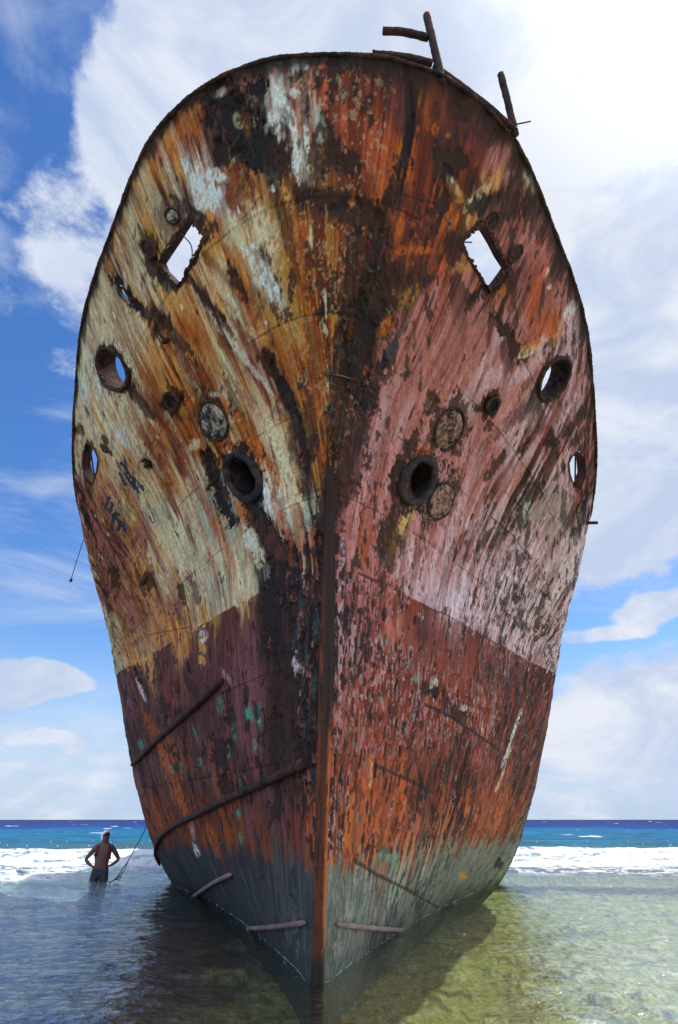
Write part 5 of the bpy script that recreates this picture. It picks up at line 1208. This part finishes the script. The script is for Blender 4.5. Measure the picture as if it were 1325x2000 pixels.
# broken railing above the bow
def rail(name, pts, r, jag=.07):
    P = resample(pts, .04); return ship_part(name, tube(P, r, 10, jag=jag, rng=rgx), M_bar)
rail('railing_post', [(1.24, 3.66, 9.10), (1.17, 3.54, 9.7), (1.10, 3.43, 10.23)], .05)
rail('rail', [(.54, 3.45, 9.88), (.80, 3.47, 9.9), (1.11, 3.52, 9.88)], .045)
rail('rail', [(.40, 3.50, 9.43), (.75, 3.53, 9.44), (1.13, 3.59, 9.42)], .045)
rail('rail', [(1.15, 3.60, 9.40), (1.5, 3.72, 9.17), (1.86, 3.92, 9.12), (2.24, 4.15, 9.03)], .034)
rail('railing_post', [(2.24, 4.18, 8.98), (2.16, 4.02, 9.45), (2.09, 3.89, 9.83)], .045)
rail('railing_spike', [(2.2, 4.11, 9.08), (2.42, 4.08, 9.10)], .009)
o = Vector((.5, 3.47, 9.2)); rail('railing_foot', [o, o + Vector((.01, .03, .2))], .02)
# wire hanging in the left square opening, bent rod in the right one
P = [hp(*p)[0] for p in HOLES['square_left']]
rail('loose_wire', [P[0] * .75 + P[12] * .25, (P[0] + P[6]) * .5 + (P[5] - P[0]) * .15, P[6]], .008)
P = [hp(*p)[0] for p in HOLES['square_right']]
rail('loose_wire', [P[12], P[12] * .72 + P[2] * .28], .009)
# bottom fringe: foam line where the water meets the plates (built with the sea)

# ------------------------------------------------------------------ sea floor, water
def ground_z(x, y):
    r = np.hypot(x, y)
    z = -.42 - .25 * sst(r, 8, 20) - .35 * sst(r, 20, 30) - 11 * sst(r, 32, 110) - 20 * sst(r, 110, 400)
    return z
def polar(r0, r1, nr_, nf, nb_, mid=None, nmid=0, half=58):
    if mid: rr = np.concatenate([np.geomspace(r0, mid, nmid), np.geomspace(mid, r1, nr_ - nmid + 1)[1:]])
    else: rr = np.geomspace(r0, r1, nr_)
    h = rad(half)
    th = np.concatenate([np.linspace(-h, h, nf), np.linspace(h, 2 * math.pi - h, nb_ + 2)[1:]])
    R_, T_ = np.meshgrid(rr, th, indexing='ij')
    return R_ * np.sin(T_), R_ * np.cos(T_), R_, T_
x, y, R_, T_ = polar(.4, 9000, 420, 600, 90, 24, 340)
n_a = fbm2(x * 1.3, y * 1.3, 5, 201); n_b = fbm2(x * 5, y * 5, 4, 211); n_c = fbm2(x * 14, y * 14, 3, 221)
z = ground_z(x, y) + (n_a - .5) * .28 * sst(-R_, -40, -10) + (n_b - .5) * .10 * (R_ < 40) + (n_c - .5) * .03 * (R_ < 30)
olive = lin((150, 142, 78)); sandc = lin((178, 168, 110)); weed = lin((84, 78, 34)); deepc = lin((70, 90, 70))
m1 = sst(uni(n_b * .6 + n_a * .4, 2.6), .35, .75)[..., None]; cfl = olive * (1 - m1) + sandc * m1
m1 = sst(uni(n_c * .5 + n_b * .5, 3), .58, .80)[..., None]; cfl = cfl * (1 - m1 * .85) + weed * m1 * .85
m1 = (sst(-(x + (n_a - .5) * 2.0 + .05 * y), .2, 1.6) * sst(y, -30, 2))[..., None] * .86; cfl = cfl * (1 - m1) + lin((8, 26, 52)) * m1  # left side darkened to blue: the ship's shade painted into the floor colour
m1 = sst(R_, 26, 50)[..., None]; cfl = cfl * (1 - m1) + deepc * m1
m_floor, k, out = mat_new('reef_flat')
at = k.n('ShaderNodeAttribute'); at.attribute_name = 'tone'
tcn = k.n('ShaderNodeTexCoord'); nf_ = k.noise(tcn.outputs['Object'], 22, 6, .65, .4)
sc2 = k.n('ShaderNodeVectorMath', operation='SCALE'); k.l(at.outputs['Color'], sc2.inputs[0]); k.l(k.mr(nf_, .3, .7, .45, 1.5, False), sc2.inputs['Scale'])
p = k.n('ShaderNodeBsdfPrincipled'); k.l(sc2.outputs[0], p.inputs['Base Color']); p.inputs['Roughness'].default_value = .9
bn = k.n('ShaderNodeBump'); bn.inputs['Strength'].default_value = .8; bn.inputs['Distance'].default_value = .03; k.l(nf_, bn.inputs['Height']); k.l(bn.outputs[0], p.inputs['Normal'])
k.l(p.outputs[0], out.inputs[0])
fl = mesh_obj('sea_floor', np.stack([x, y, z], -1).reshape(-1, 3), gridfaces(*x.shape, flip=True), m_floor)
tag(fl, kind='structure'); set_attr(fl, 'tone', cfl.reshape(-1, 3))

x, y, R_, T_ = polar(.3, 12000, 900, 760, 110, 34, 640)
def crest(x):  # distance of the surf line from the camera line
    return 25.2 + 1.2 * np.sin(x * .11 + .6) + .5 * np.sin(x * .37)
far = sst(R_, 18, 60)
h = (fbm2(x * .55 + 4, y * 1.5, 3, 301) - .5) * .10
h += (fbm2(x * 1.7, y * 4.2, 3, 311) - .5) * .055 * (R_ < 60)
h += (fbm2(x * 5.0, y * 11, 3, 321) - .5) * .016 * (R_ < 34)
h += (fbm2(x * .16, y * .5, 3, 331) - .5) * .40 * sst(R_, 26, 60)
h += (fbm2(x * .02, y * .06, 3, 335) - .5) * 1.2 * sst(R_, 80, 400) * sst(-R_, -3000, -800)
cy_ = crest(x); hump = np.exp(-((y - cy_) / 1.3) ** 2) * .36 * (R_ < 200) * (y > 0); h += hump
h += np.exp(-((y - 17.6 - .3 * np.sin(x)) / .55) ** 2) * .13 * sst(-x, 6.4, 8.0) * (y > 0)
fo = fbm2(x * 1.1, y * 2.6, 5, 341); fo2 = fbm2(x * 4, y * 9, 4, 351)
band = sst(y, 20.2, 22.5) * sst(-y, -28.5, -25.5) * (R_ < 120)
foam = band * sst(uni(fo * .5 + fo2 * .5, 3) + band * .35, .50, .80)
lw = sst(y, 16.1, 17.0) * sst(-y, -19.0, -18.0) * sst(-x, 6.3, 7.4); foam = np.maximum(foam, lw * sst(uni(fo * .5 + fo2 * .5, 3) + .3, .55, .8))
mid_l = sst(y, 18, 20) * sst(-y, -24, -21) * sst(-x, 4, 7) * sst(uni(fo * .4 + fo2 * .6, 3), .45, .7); foam = np.maximum(foam, mid_l)
mid_r = sst(y, 17.5, 20) * sst(-y, -24, -21) * sst(x, 4, 6) * sst(uni(fo * .4 + fo2 * .6, 3.2), .52, .75); foam = np.maximum(foam, mid_r * .8)
caps = (R_ > 60) * (R_ < 600) * sst(fbm2(x * .12, y * .35, 3, 361), .80, .86); foam = np.maximum(foam, caps)
# body colour of the water: shallow clear, turquoise slope, dark deep water
turq = lin((12, 92, 126)); deepb = lin((8, 48, 124)); teal = lin((44, 92, 106)); navy = lin((8, 42, 84))
q = np.log(np.maximum(R_, 1) + (fbm2(x * .05, y * .12, 3, 371) - .5) * R_ * .5)
def ramp(q, keys):
    out_ = np.zeros(q.shape + (3,)); ks = [math.log(a) for a, _ in keys]; cs = np.array([c for _, c in keys])
    for i in range(3): out_[..., i] = np.interp(q, ks, cs[:, i])
    return out_
body = ramp(q, [(5, teal), (30, teal), (42, teal), (60, turq), (100, turq), (150, deepb), (400, navy), (9000, navy)])
body = body * (.72 + .56 * uni(fbm2(x * .25, y * .9, 4, 381), 2.5))[..., None]
deep = sst(R_, 26, 44)
m_sea, k, out = mat_new('sea_water')
ga = k.n('ShaderNodeNewGeometry'); pos = ga.outputs['Position']
ab = k.n('ShaderNodeAttribute'); ab.attribute_name = 'body'
af = k.n('ShaderNodeAttribute'); af.attribute_name = 'foam'
ad = k.n('ShaderNodeAttribute'); ad.attribute_name = 'deep'
mpw = k.n('ShaderNodeMapping'); mpw.inputs['Scale'].default_value = (1, 2.4, 1); k.l(pos, mpw.inputs['Vector'])
mpw2 = k.n('ShaderNodeMapping'); mpw2.inputs['Scale'].default_value = (1, 2.0, 1); mpw2.inputs['Rotation'].default_value = (0, 0, .35); k.l(pos, mpw2.inputs['Vector'])
w1 = k.noise(mpw.outputs[0], 3.4, 5, .58, .4); w2 = k.noise(mpw2.outputs[0], 11, 4, .6, .3)
hgt = k.m('ADD', w1, k.m('MULTIPLY', w2, .35))
bn = k.n('ShaderNodeBump'); bn.inputs['Strength'].default_value = .85; bn.inputs['Distance'].default_value = .058; k.l(hgt, bn.inputs['Height'])
lw_ = k.n('ShaderNodeFresnel'); lw_.inputs['IOR'].default_value = 1.33; k.l(bn.outputs[0], lw_.inputs['Normal'])
fr_ = k.m('MINIMUM', k.m('MULTIPLY', lw_.outputs[0], .80), k.m('SUBTRACT', .44, k.m('MULTIPLY', ad.outputs['Fac'], .33)))
tr = k.n('ShaderNodeBsdfTransparent'); tr.inputs[0].default_value = (.74, .86, .78, 1)
df = k.n('ShaderNodeBsdfDiffuse'); k.l(ab.outputs['Color'], df.inputs[0]); k.l(bn.outputs[0], df.inputs['Normal'])
gl = k.n('ShaderNodeBsdfGlossy'); gl.inputs['Roughness'].default_value = .03; gl.inputs[0].default_value = (1, 1, 1, 1); k.l(bn.outputs[0], gl.inputs['Normal'])
ms = k.n('ShaderNodeMixShader'); k.l(ad.outputs['Fac'], ms.inputs[0]); k.l(tr.outputs[0], ms.inputs[1]); k.l(df.outputs[0], ms.inputs[2])
ms2 = k.n('ShaderNodeMixShader'); k.l(fr_, ms2.inputs[0]); k.l(ms.outputs[0], ms2.inputs[1]); k.l(gl.outputs[0], ms2.inputs[2])
fd = k.n('ShaderNodeBsdfDiffuse'); fd.inputs[0].default_value = (.86, .88, .88, 1)
fb = k.n('ShaderNodeBump'); fb.inputs['Strength'].default_value = 1; fb.inputs['Distance'].default_value = .12; k.l(hgt, fb.inputs['Height']); k.l(fb.outputs[0], fd.inputs['Normal'])
ms3 = k.n('ShaderNodeMixShader'); k.l(af.outputs['Fac'], ms3.inputs[0]); k.l(ms2.outputs[0], ms3.inputs[1]); k.l(fd.outputs[0], ms3.inputs[2])
k.l(ms3.outputs[0], out.inputs[0])
sea = mesh_obj('sea', np.stack([x, y, h], -1).reshape(-1, 3), gridfaces(*x.shape, flip=True), m_sea)
tag(sea, kind='structure')
set_attr(sea, 'body', body.reshape(-1, 3)); set_attr(sea, 'foam', foam.ravel()); set_attr(sea, 'deep', deep.ravel())

# breaking surf: lumpy white water standing above the sea surface
M_foam, k, out = mat_new('surf_foam')
tcn = k.n('ShaderNodeTexCoord'); nq = k.noise(tcn.outputs['Object'], 5, 7, .65, .3)
p = k.n('ShaderNodeBsdfPrincipled'); k.l(k.mix(k.mr(nq, .3, .62), (.62, .72, .78, 1), (.9, .91, .91, 1)), p.inputs['Base Color']); p.inputs['Roughness'].default_value = .85
p.inputs['Specular IOR Level'].default_value = .2
bn = k.n('ShaderNodeBump'); bn.inputs['Strength'].default_value = 1; bn.inputs['Distance'].default_value = .15; k.l(nq, bn.inputs['Height']); k.l(bn.outputs[0], p.inputs['Normal'])
k.l(p.outputs[0], out.inputs[0])
def surf(name, x0, x1, cfun, amp, front, rear, seed, label, endl=None, endr=None):
    xs = np.arange(x0, x1, .055); ss = np.linspace(-1, 1, 72)
    xx, s = np.meshgrid(xs, ss)
    f1 = fbm2(xx * .9, s * 2, 4, seed); f2 = fbm2(xx * 3.5, s * 6, 4, seed + 9); f3 = fbm2(xx * 11, s * 14, 3, seed + 19)
    yy = cfun(xx) + np.where(s < 0, s * front, s * rear) + (f1 - .5) * .4
    prof_ = np.where(s < 0, (1 + s) ** .8, (1 - s) ** .6)
    e = np.ones_like(xx)
    if endl is not None: e *= sst(xx, endl, endl + 2)
    if endr is not None: e *= sst(-xx, -endr, -endr + 2)
    zz_ = prof_ * amp * (.35 + 1.1 * fbm2(xx * .28, s * 0, 3, seed + 31)) * (.55 + .6 * f1 + .35 * (f2 - .5)) * e + (f2 - .5) * .16 * prof_ + (f3 - .5) * .07 - .10 * (1 - prof_) * (.4 + 2 * f2) - .25 * (1 - e) - .02
    yy = yy + (f2 - .5) * .25 + (f3 - .5) * .08
    V_ = np.stack([xx, yy, zz_], -1).reshape(-1, 3); F2 = [tuple(q) for q in gridfaces(*xx.shape)]
    rr_ = random.Random(seed); parts = [([Vector(v) for v in V_], F2)]
    for _ in range(260):                        # spray thrown off the crest
        px_ = rr_.uniform(x0, x1); pz = amp * rr_.uniform(.9, 1.35); py = float(cfun(np.array(px_))) + rr_.uniform(-.3, .4); r = rr_.uniform(.006, .022)
        o = Vector((px_, py, pz)); vv = [o + Vector(d) * r for d in ((1, 0, 0), (-1, 0, 0), (0, 1, 0), (0, -1, 0), (0, 0, 1.4), (0, 0, -1.4))]
        parts.append((vv, [(0, 2, 4), (2, 1, 4), (1, 3, 4), (3, 0, 4), (2, 0, 5), (1, 2, 5), (3, 1, 5), (0, 3, 5)]))
    V2, F3 = merge(parts)
    ob = mesh_obj(name, np.array([tuple(v) for v in V2]), F3, M_foam)
    tag(ob, label, 'surf', kind='stuff'); return ob
surf('breaking_wave', -45, 45, crest, .46, 2.6, .6, 401, 'long white breaking wave rolling in behind the wreck')
surf('breaking_wave', -30, -6.3, lambda q: 17.7 + .3 * np.sin(q), .16, 1.0, .5, 431, 'small white broken wave left of the standing person', endr=-6.6)

# thin foam line along the waterline of the hull
wl_pts = loft(np.linspace(-1.0, 1.0, 420), np.array([.09]))[0]
r4 = random.Random(9); parts = []; run = []
for i_, p_ in enumerate(wl_pts):
    q_ = Vector(p_); q_.z = .0
    a0 = Vector((p_[0] + .2, 0, 0)); q_ += Vector((math.copysign(.008, p_[0] + .15), -.012, .012 + r4.uniform(-.006, .01)))
    if r4.random() < .25 and len(run) > 3:
        parts.append(tube(run, [max(.0004, r4.uniform(-.001, .004)) for _ in run], 5)); run = []
    run.append(q_)
if len(run) > 3: parts.append(tube(run, .006, 5))
V_, F2 = merge(parts)
tag(mesh_obj('waterline_foam', np.array([tuple(v) for v in V_]), F2, M_foam), 'thin broken line of white foam along the waterline of the wreck', 'foam', kind='stuff')

# ------------------------------------------------------------------ rope and cable
M_rope = plain_mat('dark_rope', (44, 46, 52), rough=.9)
top_r = Vector((-4.62, 15.6, 1.55))
rp = [(-4.55, 15.9, 1.50), (-4.74, 15.9, 1.0), (-4.9, 15.9, .66), (-5.02, 15.95, .43)]
lp1 = [(-5.02, 15.95, .43), (-5.12, 15.95, .30), (-5.2, 16, .16), (-5.3, 16, .07)]
lp2 = [(-5.02, 15.95, .43), (-5.04, 15.93, .32), (-5.12, 15.95, .20), (-5.18, 16, .13), (-5.3, 16, .07)]
tail = [(-5.3, 16, .07), (-5.42, 16.1, .02), (-5.6, 16.2, -.03)]
loop = [(-5.2, 16, .16), (-5.1, 15.95, .14), (-5.16, 15.95, .08), (-5.26, 16, .1)]
V_, F2 = merge([tube(resample(a_, .05), .011, 6) for a_ in (rp, lp1, lp2, tail, loop)])
tag(mesh_obj('rope', np.array([tuple(v) for v in V_]), F2, M_rope), 'dark knotted rope hanging from the hull into the water beside the person', 'rope')
o = Vector(loft(np.array([-1.0]), np.array([.99]))[0, 0])
cb = [o + Vector((-.02, -.1, .0)), o + Vector((-.05, -.12, -.45)), o + Vector((-.08, -.12, -.92))]
V_, F2 = merge([tube(resample(cb, .08), .007, 6), tube([cb[-1], cb[-1] - Vector((0, 0, .05))], .025, 8)])
tag(mesh_obj('cable', np.array([tuple(v) for v in V_]), F2, M_rope), 'thin cable with a weighted end dangling from the left edge of the bulwark', 'cable')

# ------------------------------------------------------------------ person
M_skin = plain_mat('tanned_skin', (96, 66, 56), rough=.6, var=.08)
M_short = plain_mat('dark_swim_shorts', (52, 54, 66), rough=.9, var=.2)
M_shirt = plain_mat('maroon_shirt', (96, 34, 44), rough=.9, var=.2)
M_cap = plain_mat('white_cap_cloth', (222, 222, 220), rough=.9, var=.05)
M_hair = plain_mat('dark_hair', (36, 26, 24), rough=.8)

def skin_obj(name, V_, E_, R_s, mat, parent, root=0, sub=2):
    me = bpy.data.meshes.new(name); me.from_pydata([tuple(v) for v in V_], E_, []); me.update()
    o = bpy.data.objects.new(name, me); C.objects.link(o); o.parent = parent
    md = o.modifiers.new('skin', 'SKIN'); md.use_smooth_shade = True
    sv = me.skin_vertices[0].data if me.skin_vertices else None
    if sv is None:
        bm = bmesh.new(); bm.from_mesh(me); bm.verts.layers.skin.verify(); bm.to_mesh(me); bm.free(); sv = me.skin_vertices[0].data
    for i, r in enumerate(R_s):
        sv[i].radius = r if hasattr(r, '__len__') else (r, r)
        sv[i].use_root = (i == root)
    s = o.modifiers.new('sub', 'SUBSURF'); s.levels = sub; s.render_levels = sub
    me.materials.append(mat)
    return o

per = empty('person', (-6.0, 17.0, -.71)); per.rotation_euler = (0, 0, rad(14))
tag(per, 'shirtless person in white cap and dark shorts standing thigh-deep, hands on hips, looking up', 'person')
V_ = []; E_ = []; R_s = []
def jv(co, r, par=None):
    V_.append(co); R_s.append(r); i = len(V_) - 1
    if par is not None: E_.append((par, i))
    return i
pel = jv((0, 0, .94), (.17, .12)); wa = jv((0, 0, 1.08), (.165, .115), pel); ch = jv((0, .0, 1.28), (.235, .13), wa)
nbk = jv((0, .01, 1.41), (.19, .10), ch); nk = jv((.0, .0, 1.51), (.062, .062), nbk); hd = jv((.01, -.025, 1.60), (.080, .09), nk); h2 = jv((.015, -.01, 1.69), (.088, .10), hd); h3 = jv((.02, .02, 1.75), (.06, .07), h2)
jv((.012, -.115, 1.655), (.014, .014), hd)
for s in (-1, 1):
    sh = jv((s * .185, .01, 1.42), (.07, .07), nbk); ua = jv((s * .30, .03, 1.29), (.058, .058), sh); el = jv((s * .40, .06, 1.15), (.046, .046), ua)
    fa = jv((s * .31, .02, 1.07), (.044, .044), el); wr = jv((s * .215, -.02, 1.01), (.026, .024), fa); pa = jv((s * .17, -.05, .985), (.036, .020), wr)
    for q in range(4):
        f0 = jv((s * (.150 - .004 * q), -.095 + .012 * q, .985 - .016 * q), (.010, .010), pa); f1 = jv((s * (.115 - .003 * q), -.118 + .01 * q, .972 - .017 * q), (.009, .009), f0)
        jv((s * (.088 + .004 * (q == 0)), -.125 + .01 * q, .962 - .017 * q), (.008, .008), f1)
    th = jv((s * .17, -.015, 1.012), (.011, .011), wr); jv((s * .165, .025, 1.02), (.009, .009), th)
    hip = jv((s * .095, 0, .88), (.092, .095), pel); kn = jv((s * .13, -.01, .50), (.058, .06), hip); cf_ = jv((s * .135, .02, .36), (.056, .058), kn); an = jv((s * .14, .02, .09), (.034, .036), cf_)
    jv((s * .155, -.14, .035), (.04, .026), an)
skin_obj('body', V_, E_, R_s, M_skin, per)
V_ = []; E_ = []; R_s = []
pel = jv((0, 0, .95), (.20, .135)); jv((0, 0, 1.04), (.18, .125), pel); jv((0, 0, .70), (.17, .11), pel)
for s in (-1, 1):
    hip = jv((s * .10, 0, .86), (.112, .115), pel); kn = jv((s * .13, -.005, .64), (.118, .115), hip); jv((s * .135, -.005, .50), (.12, .115), kn)
skin_obj('shorts', V_, E_, R_s, M_short, per)
V_ = []; E_ = []; R_s = []
c0 = jv((0, .10, 1.46), (.06, .03))
for s in (-1, 1):
    a1 = jv((s * .10, .05, 1.485), (.06, .035), c0); a2 = jv((s * .15, -.06, 1.44), (.055, .035), a1); a3 = jv((s * .15, -.11, 1.30), (.045, .02), a2); a4 = jv((s * .185, -.07, 1.18 + (.04 if s < 0 else -.03)), (.04, .025), a3)
b1 = jv((0, .13, 1.3), (.15, .03), c0); b2 = jv((0, .13, 1.14), (.14, .025), b1)
skin_obj('shirt', V_, E_, R_s, M_shirt, per)
# cap: crown and neck flap; hair below it
def blobmesh(c, sx, sy, sz, zmin=-1.0, seg=20, rings=12, tilt=(0, 0, 0)):
    V2 = []; F3 = []; Rm = Matrix.Rotation(tilt[0], 3, 'X') @ Matrix.Rotation(tilt[1], 3, 'Y')
    for i in range(rings + 1):
        ph = math.pi / 2 - (math.pi / 2 - math.asin(max(zmin, -1))) * i / rings
        for j in range(seg):
            th = 2 * math.pi * j / seg
            V2.append(Vector(c) + Rm @ Vector((sx * math.cos(ph) * math.cos(th), sy * math.cos(ph) * math.sin(th), sz * math.sin(ph))))
    for i in range(rings):
        for j in range(seg): F3.append((i * seg + j, (i + 1) * seg + j, (i + 1) * seg + (j + 1) % seg, i * seg + (j + 1) % seg))
    return V2, F3
pc = [blobmesh((-.005, .02, 1.69), .098, .115, .115, -.15, tilt=(-.55, -.35, 0)), blobmesh((-.055, .055, 1.655), .07, .075, .12, -.9, tilt=(-.3, -.2, 0)),
      blobmesh((.03, -.095, 1.745), .075, .075, .012, -.9, tilt=(-.35, -.1, 0))]
def pmesh(name, vf, mat):
    return mesh_obj(name, np.array([tuple(v) for v in vf[0]]), vf[1], mat, per)
pmesh('cap', merge(pc), M_cap)
pmesh('hair', merge([blobmesh((-.02, .05, 1.58), .075, .07, .075)]), M_hair)
pmesh('sunglasses', merge([blobmesh((s_ * .035 + .012, -.088, 1.69), .03, .018, .02, seg=12, rings=8) for s_ in (-1, 1)]), M_hair)
